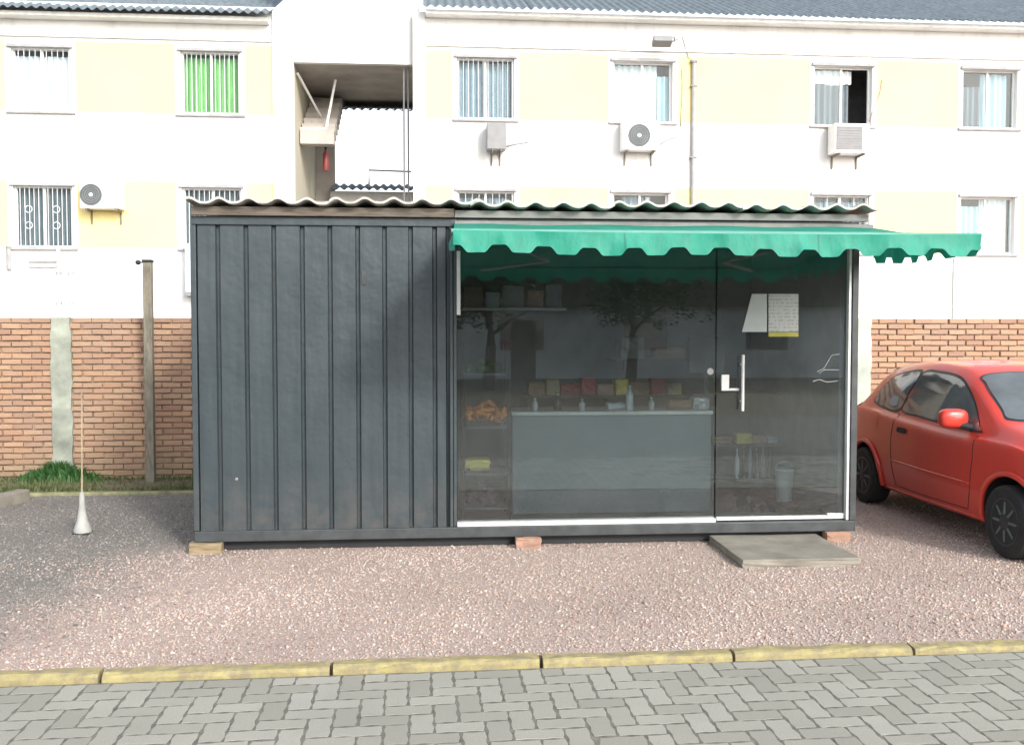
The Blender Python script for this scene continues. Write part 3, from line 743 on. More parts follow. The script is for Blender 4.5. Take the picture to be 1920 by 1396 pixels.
for px, wpx, h, c, lb in bxs: pack('carton', lb, X(px, WY), X(px + wpx, WY), WY + .06, WY + .28, wz, wz + h, M[c], 'cartons on the white edged shelf', 'carton')
# shelves seen through the door
DY = YC + 1.35
dx0, dx1 = X(1296, DY), X(1474, DY)
ds = thing('goods_shelf', 'dark low shelf of goods seen through the glass door', 'shelf', ((dx0+dx1)/2, DY + .25, ZBT))
dz = [ZBT + .12, Z(1420, 832, DY), Z(1420, 737, DY)]
for z in dz: MB().box(dx0 + .021, dx1 - .021, DY, DY + .45, z - .022, z).build('shelf_board', M['board'], ds)
for x in (dx0, dx1 - .02): MB().box(x, x + .02, DY, DY + .45, ZBT, dz[2]).build('side_panel', M['dark'], ds)
for px, wpx, hpx, c, lb in ((1386, 29, 19, 'yellow_pack', 'yellow packet on the goods shelf behind the door'), (1417, 24, 15, 'pink_pack', 'pinkish packet right of the yellow one on the goods shelf'), (1443, 20, 12, 'blue_pack', 'pale bluish packet at the right of the goods shelf'), (1340, 36, 13, 'brown_pack', 'brown packet at the left of the goods shelf')):
    pack('packet', lb, X(px, DY), X(px + wpx, DY), DY + .03, DY + .18, dz[1] + .001, Z(1400, 832 - hpx, DY), M[c], 'packets on the goods shelf')
lbs = ['white capped pale bottle, leftmost on the bottom goods shelf', 'dark bottle next to the pale leftmost one on the goods shelf', 'third bottle from the left on the bottom goods shelf', 'fourth bottle from the left on the bottom goods shelf', 'fifth bottle from the left on the bottom goods shelf', 'rightmost bottle on the bottom goods shelf']
for k, px in enumerate((1384, 1397, 1409, 1421, 1433, 1446)):
    bottle(lbs[k], X(px, DY + .08), DY + .08, dz[0], .27 + .03*(k % 3), .022, M['bucket'] if k == 0 else (M['bottle_clear'] if k % 2 == 0 else M['bottle_dark']), 'bottles on the goods shelf')
bk = gnd(1470, 937, ZBT); 
bt = thing('bucket', 'white plastic bucket on the kiosk floor behind the door', 'bucket', (bk.x, bk.y, ZBT - .006))
MB().lathe((bk.x, bk.y, ZBT - .006), [(.062, 0), (.078, .28), (.084, .28), (.084, .265), (.079, .262)], 24).build('body', M['bucket'], bt, smooth='auto')
MB().tube([(bk.x + .084*math.cos(t), bk.y - .03*math.sin(t)*0 - .085*0, ZBT + .26 + .07*math.sin(t)) for t in np.linspace(0, math.pi, 12)], .003, 6).build('bail_handle', M['alu'], bt)
# dark screen on the counter
VY = QY + .25
a = at(1292, 700, VY); b_ = at(1358, 630, VY)
tv = thing('monitor', 'dark computer screen standing at the right end of the counter', 'monitor', ((a.x+b_.x)/2, VY, qz))
MB().box(a.x, b_.x, VY, VY + .03, a.z, b_.z).build('screen', M['black_plastic'], tv, bevel=.004)
MB().box((a.x+b_.x)/2 - .02, (a.x+b_.x)/2 + .02, VY + .005, VY + .025, qz + .012, a.z).box((a.x+b_.x)/2 - .09, (a.x+b_.x)/2 + .09, VY - .06, VY + .1, qz, qz + .012).build('stand', M['black_plastic'], tv)
BX = YC + 1.9
a = at(1228, 672, BX); b_ = at(1286, 652, BX)
sh2 = thing('wall_shelf', 'dark shelf board on the inner back wall right of the middle', 'shelf', ((a.x+b_.x)/2, BX + .15, a.z - .03))
MB().box(a.x - .4, b_.x + .25, BX - .02, YB_ - .105, a.z - .022, a.z - .001).build('shelf_board', M['board'], sh2)
for kx in (a.x - .3, b_.x + .15): MB().box(kx, kx + .015, BX + .02, YB_ - .106, a.z - .12, a.z - .024).build('bracket', M['dark'], sh2)
pack('carton', 'flat brown carton on the dark inner wall shelf', a.x, b_.x, BX, BX + .2, a.z, b_.z, M['brown_pack'], cat='carton')
pack('carton', 'dark green carton on the left of the dark inner wall shelf', a.x - .33, a.x - .1, BX, BX + .2, a.z, a.z + .2, M['counter'], cat='carton')

MYS = YC + 1.45
mz = Z(1150, 741, MYS)
ms = thing('goods_shelf', 'long dark shelf of red and brown goods behind the counter', 'shelf', (X(1130, MYS), MYS + .2, ZBT))
MB().box(X(985, MYS), X(1286, MYS), MYS, MYS + .4, mz - .025, mz).build('shelf_board', M['board'], ms)
for px in (985, 1135, 1284): MB().box(X(px, MYS), X(px, MYS) + .02, MYS + .01, MYS + .39, ZBT, mz - .026).build('upright', M['dark'], ms)
M['red_pack'] = simple('red_pack', (.42, .05, .05), .5); M['tan_pack'] = simple('tan_pack', (.45, .33, .18), .6)
row = [(992, 30, 24, 'brown_pack', 'brown packet'), (1026, 24, 30, 'tan_pack', 'tan packet'), (1054, 34, 22, 'red_pack', 'red packet'), (1092, 26, 34, 'red_pack', 'tall red packet'), (1122, 30, 20, 'pink_pack', 'low pinkish packet'), (1156, 24, 30, 'yellow_pack', 'yellow packet'), (1184, 36, 24, 'brown_pack', 'wide brown packet'), (1224, 26, 32, 'red_pack', 'upright red packet'), (1254, 26, 22, 'tan_pack', 'low tan packet')]
for k, (px, wpx, hpx, c, lb) in enumerate(row):
    pack('packet', lb + ', ' + ('leftmost', 'second', 'third', 'fourth', 'middle one', 'sixth', 'seventh', 'eighth', 'rightmost')[k] + ' on the long shelf behind the counter', X(px, MYS), X(px + wpx, MYS), MYS + .03, MYS + .2, mz + .001, mz + hpx/215., M[c], 'packets on the long shelf')

# ------------------------------------------------------------------ brick wall
YW = gnd(150, 903).y
WZ = Z(200, 595, YW)
bw = thing('brick_wall', 'long salmon brick boundary wall behind the kiosk', 'wall', (0, YW + .1, 0))
BX0, BX1 = -9.0, 12.0
MB().box(BX0, BX1, YW + .012, YW + .13, -.05, WZ - .004).build('mortar_core', M['mortar'], bw)
pilx = [(97, 134, 'pillar'), (1606, 1632, 'pale_pillar')]
pil = []
for pa_, pb_, mt in pilx:
    x0, x1 = X(pa_, YW), X(pb_, YW); pil.append((x0, x1))
    m = MB(); n = 26
    for k in range(n + 1):
        z = -.04 + (WZ + .04)*k/n; j0, j1 = random.gauss(0, .006), random.gauss(0, .006)
        for x, y in ((x0 + j0, YW + .02), (x0 + j0, YW - .034 + random.gauss(0, .002)), ((x0+x1)/2, YW - .036 + random.gauss(0, .003)), (x1 + j1, YW - .034 + random.gauss(0, .002)), (x1 + j1, YW + .02)): m.v.append((x, y, z))
    for k in range(n):
        for q in range(4): m.f.append((k*5+q, k*5+q+1, (k+1)*5+q+1, (k+1)*5+q))
    m.f.append(tuple(n*5 + q for q in range(5)))
    m.build('concrete_pillar', M[mt], bw, fix=False)
BL, BH, BG = .205, .050, .0125
bm_ = bmesh.new(); bmesh.ops.create_cube(bm_, size=1)
for v in bm_.verts: v.co = Vector((v.co.x*(BL - BG), v.co.y*.03, v.co.z*BH))
bmesh.ops.bevel(bm_, geom=[e for e in bm_.edges if all(v.co.y < 0 for v in e.verts)], offset=.004, segments=1, affect='EDGES')
bme = bpy.data.meshes.new('brick'); bm_.to_mesh(bme); bm_.free(); bme.materials.append(M['brick'])
nc = int(WZ/(BH + BG)) + 1; ch = (WZ)/nc
cand, others = [], []
for r in range(nc):
    z = (r + .5)*ch
    for i in range(int(BX0/BL), int(BX1/BL)):
        x = i*BL + (BL/2 if r % 2 else 0) + random.gauss(0, .004)
        if any(x0 - .5*BL < x < x1 + .5*BL for x0, x1 in pil):
            hit = [(x0, x1) for x0, x1 in pil if x0 - .5*BL < x < x1 + .5*BL][0]
            if hit[0] + .3*BL < x < hit[1] - .3*BL: continue
        d = Vector((x, YW, z)) - CAM; zf = d.dot(FWD); px = CX + FPX*d.dot(RGT)/zf; py = CY - FPX*d.dot(UPV)/zf
        vis = (-30 < px < 375) or (1640 < px < 1950 and py < 690)
        item = (bme, (x, YW + random.gauss(0.004, .0035), z + random.gauss(0, .0012)), 0.0, zf)
        (cand if vis else others).append(item)
cand.sort(key=lambda q: q[3]); others += cand[300:]; cand = cand[:300]
ob = origin_of(bw)
for me, loc, _, zf in cand:
    link_mesh('brick', me, bw, (loc[0] - ob.x, loc[1] - ob.y, loc[2] - ob.z), (random.gauss(0, .01), random.gauss(0, .012), random.gauss(0, .006)), (1, 1, random.uniform(.92, 1.06)))
merge([(q[0], (q[1][0] - 0, q[1][1], q[1][2]), q[2]) for q in others], 'far_bricks', M['brick'], bw)

# steel post in front of the wall, thin white stand, kerb piece
pp = gnd(283, 908); pz = Z(281, 492, pp.y)
po = thing('steel_post', 'tall weathered square steel post against the left brick wall', 'post', (pp.x, pp.y, 0))
hw = .044
MB().box(pp.x - hw, pp.x + hw, pp.y - .04, pp.y + .04, -.02, pz).build('shaft', M['rust'], po, bevel=.006)
MB().box(pp.x - hw - .006, pp.x + hw + .006, pp.y - .048, pp.y + .048, pz, pz + .028).build('cap', M['dark'], po, bevel=.004)
k_ = at(259, 492, pp.y)
MB().tube([(pp.x - hw - .006, pp.y, k_.z), (k_.x, pp.y, k_.z)], .006, 6).lathe((k_.x, pp.y, k_.z - .025), [(.008, 0), (.026, .012), (.03, .025), (.026, .04), (.008, .05)], 12).build('side_knob', M['dark'], po, smooth='auto')
wp = gnd(155, 1000); wtop = Z(157, 735, wp.y); wmid = Z(155, 925, wp.y)
wo = thing('white_stand', 'thin pale pole on a flared white base in the grey gravel', 'post', (wp.x, wp.y, 0))
MB().lathe((wp.x, wp.y, 0.012), [(.066, 0), (.070, .02), (.040, .10), (.026, .20), (.018, wmid)], 16).build('flared_base', simple('dull_white_plastic', (.36, .36, .34), .7), wo, smooth='auto')
MB().tube([(wp.x, wp.y, wmid), (wp.x + .012, wp.y, wtop)], .0065, 8).build('pole', simple('bamboo_pole', (.36, .28, .19), .7), wo, smooth='auto')
for sx in (-.045, .035): MB().box(wp.x + sx - .02, wp.x + sx + .02, wp.y - .06, wp.y + .02, -.01, .014).build('foot', M['dark'], wo, bevel=.004)
c0 = gnd(44, 938); c1 = gnd(-160, 990); dv = (c1 - c0); L = dv.length; ang = math.atan2(dv.y, dv.x)
m = MB().obox((c0 + c1)/2 + Vector((0, 0, .05)), (L, .14, .12), Matrix.Rotation(ang, 3, 'Z'))
kb = m.build('kerb_piece', M['concrete'], None, bevel=.012); tag(kb, 'loose pale concrete kerb piece at the far left edge of the yard', 'kerb stone')
# low edging and grass verge along the wall
YE = gnd(200, 928).y
eg = tag(MB().box(-9, XL + .6, YE, YE + .06, -.02, .03).build('verge_edging', M['mossy'], None, bevel=.012), kind='structure')
tag(MB().box(-9, XL + .6, YE + .071, YW + .005, -.02, .03).build('verge', M['soil']), kind='structure')
def blades(name, label, cat, gen, n, mat, kind='stuff', hgt=(.05, .12), wid=.006):
    m = MB()
    for k in range(n):
        p, hs_ = gen(); h = random.uniform(*hgt)*hs_; a = random.uniform(0, 6.28); w_ = wid*random.uniform(.7, 1.4)
        ln = Vector((math.cos(a), math.sin(a), 0))*h*random.uniform(.1, .7); sd = Vector((-math.sin(a), math.cos(a), 0))*w_
        b = len(m.v); md = p + ln*.35 + Vector((0, 0, h*.6)); tp = p + ln + Vector((0, 0, h))
        m.v += [tuple(p - sd), tuple(p + sd), tuple(md + sd*.8), tuple(md - sd*.8), tuple(tp)]
        m.f += [(b, b+1, b+2, b+3), (b+3, b+2, b+4)]
    o = m.build(name, mat, None, fix=False)
    return tag(o, label, cat, kind=kind)
def gv():
    x = random.uniform(-6, XL + .6); d = 0.5 + 0.5*math.sin(x*3.1 + 1) * math.sin(x*1.3)
    while random.random() > .25 + .75*d: x = random.uniform(-6, XL + .6); d = 0.5 + 0.5*math.sin(x*3.1 + 1)*math.sin(x*1.3)
    y = random.choice([random.uniform(YE + .06, YW - .02), random.uniform(YE + .07, YE + .2), random.gauss(YW - .06, .05)])
    return Vector((x, min(y, YW - .01), .01)), .6 + .6*d
blades('verge_grass', 'patchy short grass along the foot of the left brick wall', 'grass', gv, 9000, M['grass'], hgt=(.03, .08))
tw = gnd(112, 905)
def tg():
    r = abs(random.gauss(0, .17)); a = random.uniform(0, 6.28)
    return Vector((tw.x + r*math.cos(a)*1.25, min(tw.y + r*math.sin(a)*.7, YW - .02), .02)), max(.3, 1.25 - r*2.2)
o = blades('weed_clump', 'bright green bushy weed clump below the concrete pillar', 'plant', tg, 1500, M['weed'], kind=None, hgt=(.08, .20), wid=.014)

# ------------------------------------------------------------------ apartment building
YBD = at(85, 200, 21.3).y
bd = thing('apartment_building', 'white apartment building with yellow bands and corrugated roof behind the wall', 'building', (0, YBD, 0))
SCL = lambda: None
wins = [  # px x0, x1, y top, y bottom, kind
    (30, 140, 88, 207), (345, 455, 97, 212), (858, 964, 108, 226), (1148, 1258, 115, 233), (1521, 1628, 123, 233), (1797, 1898, 133, 243),
    (30, 140, 346, 460), (345, 455, 349, 462), (858, 964, 359, 470), (1148, 1252, 362, 474), (1521, 1626, 366, 477), (1797, 1898, 371, 479)]
# openings snapped to common heights
def wrect(w_):
    x0, x1, y0, y1 = w_; xm = (x0 + x1)/2
    return X(x0, YBD), X(x1, YBD), Z(xm, y1, YBD), Z(xm, y0, YBD)
rects = [wrect(q) for q in wins]
zu0 = sum(r[2] for r in rects[:6])/6; zu1 = sum(r[3] for r in rects[:6])/6
zl0 = sum(r[2] for r in rects[6:])/6; zl1 = sum(r[3] for r in rects[6:])/6
rects = [(r[0], r[1], zu0, zu1) if i < 6 else (r[0], r[1], zl0, zl1) for i, r in enumerate(rects)]
XA0, XA1 = -16.0, X(541, YBD); XB0, XB1 = X(776, YBD), 22.0
EAVE = Z(960, 36, YBD)
BU1 = zu1 + .13; BL1_ = zl1 + .10
def facade(x0, x1):
    xs = sorted({x0, x1} | {v for r in rects for v in (r[0], r[1]) if x0 < v < x1})
    zs = sorted({-0.1, zl0, zl1, BL1_, zu0, zu1, BU1, EAVE + .1})
    wl, yl = MB(), MB()
    isw = lambda x, z: any(r[0] < x < r[1] and r[2] < z < r[3] for r in rects)
    for a, b in zip(xs[:-1], xs[1:]):
        for c, d in zip(zs[:-1], zs[1:]):
            x, z = (a+b)/2, (c+d)/2
            if isw(x, z): continue
            band = (zl0 < z < BL1_) or (zu0 < z < BU1)
            (yl if band else wl).quad((a, YBD, c), (b, YBD, c), (b, YBD, d), (a, YBD, d))
    for r in rects:
        if x0 < r[0] < x1:
            a, b, c, d = r; y1 = YBD + .24
            wl.quad((a, YBD, c), (a, YBD, d), (a, y1, d), (a, y1, c)); wl.quad((b, YBD, d), (b, YBD, c), (b, y1, c), (b, y1, d))
            wl.quad((a, YBD, d), (b, YBD, d), (b, y1, d), (a, y1, d)); wl.quad((b, YBD, c), (a, YBD, c), (a, y1, c), (b, y1, c))
    wl.build('wall', M['wall'], bd, fix=False); yl.build('yellow_band', M['yellow'], bd, fix=False)
facade(XA0, XA1); facade(XB0, XB1)
# solid sides and rooms behind
YR = YBD + 1.6
MB().quad((XA0, YR, 0), (XA1, YR, 0), (XA1, YR, EAVE), (XA0, YR, EAVE)).quad((XB0, YR, 0), (XB1, YR, 0), (XB1, YR, EAVE), (XB0, YR, EAVE)).build('room_wall', M['room'], bd)
zmid = (zl1 + zu0)/2
MB().box(XA0, XA1 - .13, YBD + .25, YR, zmid - .1, zmid + .1).box(XB0 + .13, XB1, YBD + .25, YR, zmid - .1, zmid + .1).build('floor_slab', M['room'], bd)
MB().box(XA0, XA1 - .13, YBD + .25, YR, EAVE - .1, EAVE).box(XB0 + .13, XB1, YBD + .25, YR, EAVE - .1, EAVE).build('room_ceiling', M['room'], bd)
# ledge line under the eaves
zl_ = Z(960, 89, YBD)
MB().box(XA0, X(513, YBD), YBD - .05, YBD - .001, zl_ - .02, zl_ + .03).build('ledge', M['wall'], bd, bevel=.004)
MB().box(X(795, YBD), XB1, YBD - .05, YBD - .001, zl_ - .02, zl_ + .03).build('ledge', M['wall'], bd, bevel=.004)
for a, b, ev in ((XA0, X(511, YBD), EAVE - .24), (X(800, YBD), XB1, EAVE)):
    MB().box(a, b, YBD - .30, YBD - .001, ev - .02, ev + .06).build('eave_board', M['wall'], bd, bevel=.004)
    n = max(1, round((b - a)/2.2)); 
    xs = np.linspace(a - .05, b + .05, n + 1)
    for k in range(n):
        wave_sheet(xs[k], xs[k+1] + .04, YBD - .46 - random.uniform(0, .02), YBD + 4.5, ev + .075 + (.008 if k % 2 else 0), M['roof'], bd, slope=.44, amp=.025, per=.177, ny=3, step=8, name='roof_sheet')
# stairwell pilasters
for pa_, pb_ in ((516, 541), (541, 553), (776, 799)):
    pr = .06 if (pb_ - pa_) > 13 else .02
    MB().box(X(pa_, YBD), X(pb_, YBD) - .002, YBD - pr, YBD - .001 if pb_ != 553 else YBD + .3, 0, EAVE + .05 + (1.5 if pb_ == 553 else 0)).build('pilaster', M['wall'], bd, bevel=.006)
# windows
gcol = {1: (.25, .60, .16)}
M['cur_white'] = simple('white_curtain', (.80, .82, .82), .9, var=.05); M['cur_green'] = simple('green_curtain', (.24, .52, .17), .9, var=.18, scale=3, stretch=(3, 3, .6)); M['cur_blue'] = simple('pale_blue_curtain', (.28, .35, .40), .9, var=.12)
M['cur_grey'] = simple('grey_curtain', (.15, .18, .20), .9, var=.15); M['cur_cyan'] = simple('cyan_curtain', (.45, .60, .66), .9, var=.08); M['bars'] = simple('white_bars', (.75, .76, .76), .5, var=.05)
def curtain(x0, x1, z0, z1, y, mat, parent, amp=.03, per=.13):
    n = max(8, int((x1 - x0)/per*10)); m = MB(); ph = random.uniform(0, 6)
    for k in range(n + 1):
        x = x0 + (x1 - x0)*k/n; yy = y + amp*math.sin(2*math.pi*x/per + ph) + amp*.5*math.sin(2*math.pi*x/per*.37)
        m.v += [(x, yy, z0 + .015*math.sin(x*9)), (x, yy, z1)]
    for k in range(n): m.f.append((2*k, 2*k+2, 2*k+3, 2*k+1))
    m.build('curtain', mat, parent, smooth=True, fix=False)
def window(r, curtains, bars=0, frame='white_alu', open_right=False, ornament=False, surround=True, hang=0):
    x0, x1, z0, z1 = r; yb = YBD + .10; fw = .045
    fr = MB().box(x0, x0 + fw, yb, yb + .05, z0, z1).box(x1 - fw, x1, yb, yb + .05, z0, z1).box(x0 + fw, x1 - fw, yb, yb + .05, z1 - fw, z1).box(x0 + fw, x1 - fw, yb, yb + .05, z0, z0 + fw)
    wo_ = fr.build('window', M[frame], bd)
    xm = (x0 + x1)/2
    MB().box(xm - .022, xm + .022, yb + .005, yb + .045, z0 + fw, z1 - fw).build('mullion', M[frame], wo_)
    for a, b in ((x0 + fw, xm - .022), (xm + .022, x1 - fw)):
        if open_right and a > xm: continue
        MB().box(a, b, yb + .02, yb + .026, z0 + fw, z1 - fw).build('pane', M['pane'], wo_)
    for (u0, u1, v0, v1, mt) in curtains:
        curtain(x0 + (x1-x0)*u0, x0 + (x1-x0)*u1, z0 + (z1-z0)*v0, z0 + (z1-z0)*v1, yb + .13, M[mt], wo_)
    MB().box(x0 - .10, x1 + .10, YBD - .06, YBD + .098, z0 - .05, z0 - .002).build('sill', M['ledge'], wo_, bevel=.005)
    if surround:
        sw = .11
        MB().box(x0 - sw, x0 - .002, YBD - .012, YBD - .001, z0 + .001, z1 + sw).box(x1 + .002, x1 + sw, YBD - .012, YBD - .001, z0 + .001, z1 + sw).box(x0 - .001, x1 + .001, YBD - .012, YBD - .001, z1 + .002, z1 + sw).build('surround', M['wall'], wo_)
    MB().box(x0 - .06, x1 + .06, YBD - .07, YBD - .013, z1 - .01, z1 + .05).build('lintel_drip', M['ledge'], wo_, bevel=.004)
    for k in range(bars):
        x = x0 + .03 + (x1 - x0 - .06)*k/(bars - 1)
        MB().box(x - .0045, x + .0045, YBD + .02, YBD + .036, z0 + .02, z1 - .02).build('bar', M['bars'], wo_)
    if bars:
        for z in (z0 + .03, z1 - .03): MB().box(x0 + .005, x1 - .005, YBD + .038, YBD + .054, z - .012, z + .012).build('cross_bar', M['bars'], wo_)
    if ornament:
        for cx_, cz_ in ((.25, .62), (.25, .36), (.72, .62), (.72, .36)):
            c = Vector((x0 + (x1-x0)*cx_, YBD + .012, z0 + (z1-z0)*cz_))
            MB().tube([c + Vector((.07*math.cos(t), 0, .07*math.sin(t))) for t in np.linspace(0, 6.283, 13)], .008, 5).build('ornament_ring', M['bars'], wo_, smooth=True)
    return wo_
full = lambda mt: [(.02, .98, .03, .97, mt)]
window(rects[0], [(.02, .98, .03, .90, 'cur_white')], bars=11)
window(rects[1], [(.02, .98, .03, .93, 'cur_green')], bars=13)
window(rects[2], [(.02, .45, .03, .95, 'cur_blue'), (.5, .95, .03, .95, 'cur_blue')], bars=12)
window(rects[3], [(.02, .78, .02, .97, 'cur_white'), (.78, .97, .02, .8, 'cur_cyan')])
window(rects[4], [(.02, .68, .03, .72, 'cur_grey'), (.02, .72, .73, .96, 'cur_white')], open_right=True)
window(rects[5], [(.03, .42, .05, .74, 'cur_grey'), (.42, .9, .05, .95, 'cur_cyan')])
window(rects[6], [(.02, .98, .03, .97, 'cur_grey')], bars=13, ornament=True)  # grey curtain added to lift the tone of the barely lit room
window(rects[7], [(.02, .98, .03, .95, 'cur_grey')], bars=12)  # curtain added here too, paler than the unlit room behind
window(rects[8], [(.05, .95, .03, .9, 'cur_blue')], bars=9)
window(rects[9], [(.2, .6, .03, .95, 'cur_blue'), (.62, .7, .03, .95, 'cur_white')])
window(rects[10], [(.05, .95, .03, .9, 'cur_blue')], bars=5)
window(rects[11], [(.08, .42, .05, .85, 'cur_cyan'), (.42, .93, .03, .97, 'cur_white')])
# stained lower panel, pipes on the wall
a = at(1787, 486, YBD); b_ = at(2000, 700, YBD)
MB().box(a.x, a.x + 4, YBD - .04, YBD - .002, 0, zl0 - .10).build('stained_panel', M['stain'], bd, bevel=.005)
# stairwell between the blocks
SX0, SX1 = X(553, YBD) + .002, XB0
SB = YBD + 4.4
zs_ = Z(660, 116, YBD)
MB().box(SX0 - .05, SX1, YBD + .12, YBD + .27, zs_, EAVE + 1.8).build('stair_parapet', M['wall'], bd)
MB().box(SX0, SX1, YBD + .27, SB + .1, zs_ + .02, zs_ + .18).build('stair_ceiling', M['soffit'], bd)
MB().box(SX0 - .13, SX0 - .003, YBD + .31, SB, 0, zs_ + .2).build('stair_side_wall', M['beige'], bd)
MB().box(SX1 - .002, SX1 + .12, YBD + .25, SB, 0, EAVE + 1.5).build('stair_side_wall', M['wall'], bd)
bx_ = X(630, SB); zt_ = Z(700, 205, SB); zb2 = Z(700, 352, SB)
MB().box(SX0 - .3, bx_ - .002, SB + .05, SB + .15, 0, zs_).build('stair_back_wall', M['soffit'], bd)
wave_sheet(bx_ - .05, SX1 + .1, SB - .9, SB - .02, Z(700, 203, SB - .9), M['roof'], bd, slope=.18, amp=.03, per=.20, ny=3, name='canopy_sheet')
wave_sheet(bx_ - .05, SX1 + .1, SB - .7, SB + .6, Z(700, 355, SB - .7), M['roof'], bd, slope=.22, amp=.03, per=.20, ny=3, name='canopy_sheet')
MB().box(bx_ - .1, SX1 + .1, SB - .2, SB - .05, 0, zb2 - .12).build('lower_stair_wall', M['wall'], bd)
# stair flights
def flight(p0, p1, wdt, n, mat):
    m = MB(); p0, p1 = Vector(p0), Vector(p1)
    for k in range(n):
        a = p0 + (p1 - p0)*(k/n); b = p0 + (p1 - p0)*((k+1)/n)
        m.box(a.x, a.x + wdt, min(a.y, b.y), max(a.y, b.y) - .002, a.z - .12, b.z)
    return m.build('stair_flight', mat, bd)
fz0 = Z(600, 250, YBD + 1.5)
flight((SX0 + .02, YBD + 1.0, fz0 - .2), (SX0 + .02, SB - .3, fz0 + 1.5), .72, 9, M['soffit'])
flight((SX0 + .02, YBD + .8, fz0 - 2.9), (SX0 + .02, SB - .3, fz0 - 1.2), .72, 9, M['soffit'])
def rail(pts, r=.028, mt='white_alu'): MB().tube(pts, r, 8).build('stair_rail', M[mt], bd, smooth='auto')
rail([at(558, 138, YBD + .5), at(612, 238, YBD + 2.2)]); rail([at(629, 150, YBD + 1.2), at(612, 238, YBD + 1.2)]); rail([at(560, 241, YBD + 1.2), at(613, 241, YBD + 1.2)]); rail([at(588, 253, YBD + 1.4), at(613, 253, YBD + 1.4)], .02)
rail([at(692, 350, YBD + 3.0), at(692, 319, YBD + 3.0), at(771, 322, YBD + 3.0)], .022, 'grey_frame')
for px in (757, 765): 
    q0 = at(px, 118, YBD + .32); rail([(q0.x, q0.y, zs_ - .01), (q0.x, q0.y, 2.0)], .02, 'grey_frame')
ext_p = at(611, 320, YBD + 2.2)
fe = thing('fire_extinguisher', 'small red cylinder hanging in the stairwell', 'extinguisher', (ext_p.x, ext_p.y, ext_p.z))
MB().lathe((ext_p.x, ext_p.y, ext_p.z), [(.06, 0), (.07, .03), (.07, .36), (.05, .42), (.02, .45)], 14).build('cylinder', M['plain_red'], fe, smooth='auto')
MB().lathe((ext_p.x, ext_p.y, ext_p.z + .45), [(.02, 0), (.02, .05), (.035, .06), (.035, .08)], 10).build('valve', M['dark'], fe)

# outdoor units
M['fan'] = simple('dark_fan_grille', (.10, .115, .12), .6, var=.15)
def ac_unit(px0, px1, py0, py1, label, dep=.30, fan=None, fan_r=None, grille=False, side=False):
    a = at(px0, py1, YBD - dep); b = at(px1, py0, YBD - dep)
    y0 = YBD - .06 - dep; y1 = YBD - .06
    t = thing('air_conditioner', label, 'air conditioner', ((a.x+b.x)/2, YBD - .2, a.z), 'outdoor air conditioner units on the building')
    MB().box(a.x, b.x, y0, y1, a.z, b.z).build('casing', M['white_alu'] if not side else M['grey_frame'], t, bevel=.012)
    zc = (a.z + b.z)/2; h = b.z - a.z
    if fan is not None:
        cx_ = a.x + (b.x - a.x)*fan; r = h*.40
        fo = MB().lathe((cx_, y0 - .012, zc), [(r*.2, 0.002), (r, 0.004), (r, .0105)], 28, 'Y').build('fan_opening', M['fan'], t, smooth='auto')
        for q in (.35, .55, .75, .97):
            MB().tube([(cx_ + r*q*math.cos(s), y0 - .016, zc + r*q*math.sin(s)) for s in np.linspace(0, 6.283, 25)], .004, 5).build('guard_ring', M['grey_frame'], fo, smooth=True)
        MB().lathe((cx_, y0 - .022, zc), [(r*.17, 0), (r*.18, .012)], 14, 'Y').build('hub', M['bars'], fo)
    if grille:
        MB().box(a.x + .04, b.x - .15, y0 - .006, y0 - .001, a.z + h*.10, b.z - h*.10).build('grille_panel', M['grey_frame'], t)
        for k in range(9):
            z = a.z + h*(.14 + .72*k/8); MB().box(a.x + .05, b.x - .16, y0 - .016, y0 - .007, z - .012, z + .012).build('louvre', M['grey_frame'], t)
    for x in (a.x + .10, b.x - .12):
        MB().box(x, x + .03, y0 - .02, YBD - .002, a.z - .045, a.z - .004).box(x, x + .03, YBD - .035, YBD - .004, a.z - .28, a.z - .046).build('bracket', M['rust'], t)
    return t, a, b
ac_unit(152, 228, 341, 391, 'white outdoor unit with a dark fan beside the barred lower left window', fan=.27)
ac_unit(1166, 1236, 229, 281, 'white outdoor unit with a round fan under the pale upper window', fan=.45)
ac_unit(1562, 1628, 233, 287, 'outdoor unit with a grey louvred grille under the open upper window', grille=True, dep=.36)
ac_unit(913, 949, 232, 280, 'narrow grey unit below the barred upper window right of the stairwell', side=True, dep=.34)
# conduit, floodlight, meter box, white pipes
cx0 = at(1301, 118, YBD - .05); 
cn = thing('conduit_pipe', 'long grey vertical conduit pipe on the right facade', 'pipe', (cx0.x, YBD - .05, 2.0))
MB().tube([(cx0.x, YBD - .055, 1.0), (cx0.x, YBD - .055, cx0.z)], .045, 10).build('pipe', M['ledge'], cn, smooth='auto')
MB().box(cx0.x - .07, cx0.x + .07, YBD - .11, YBD - .002, cx0.z, cx0.z + .06).build('cap', M['grey_frame'], cn, bevel=.01)
for zz in (cx0.z - .5, cx0.z - 2.0, cx0.z - 3.4): MB().box(cx0.x - .07, cx0.x + .07, YBD - .106, YBD - .004, zz, zz + .03).build('clamp', M['grey_frame'], cn)
fl = at(1240, 80, YBD - .35)
fo = thing('floodlight', 'small grey floodlight on a bracket high on the right facade', 'lamp', (fl.x, YBD - .1, fl.z))
MB().obox((fl.x, YBD - .42, fl.z), (.40, .22, .13), Matrix.Rotation(R(-25), 3, 'X')).build('lamp_head', M['grey_frame'], fo, bevel=.015)
MB().tube([(fl.x + .1, YBD - .40, fl.z + .05), (fl.x + .32, YBD - .2, fl.z + .16), (fl.x + .36, YBD - .005, fl.z + .14)], .02, 8).build('bracket_arm', M['grey_frame'], fo, smooth='auto')
e = at(1280, 70, YBD - .02)
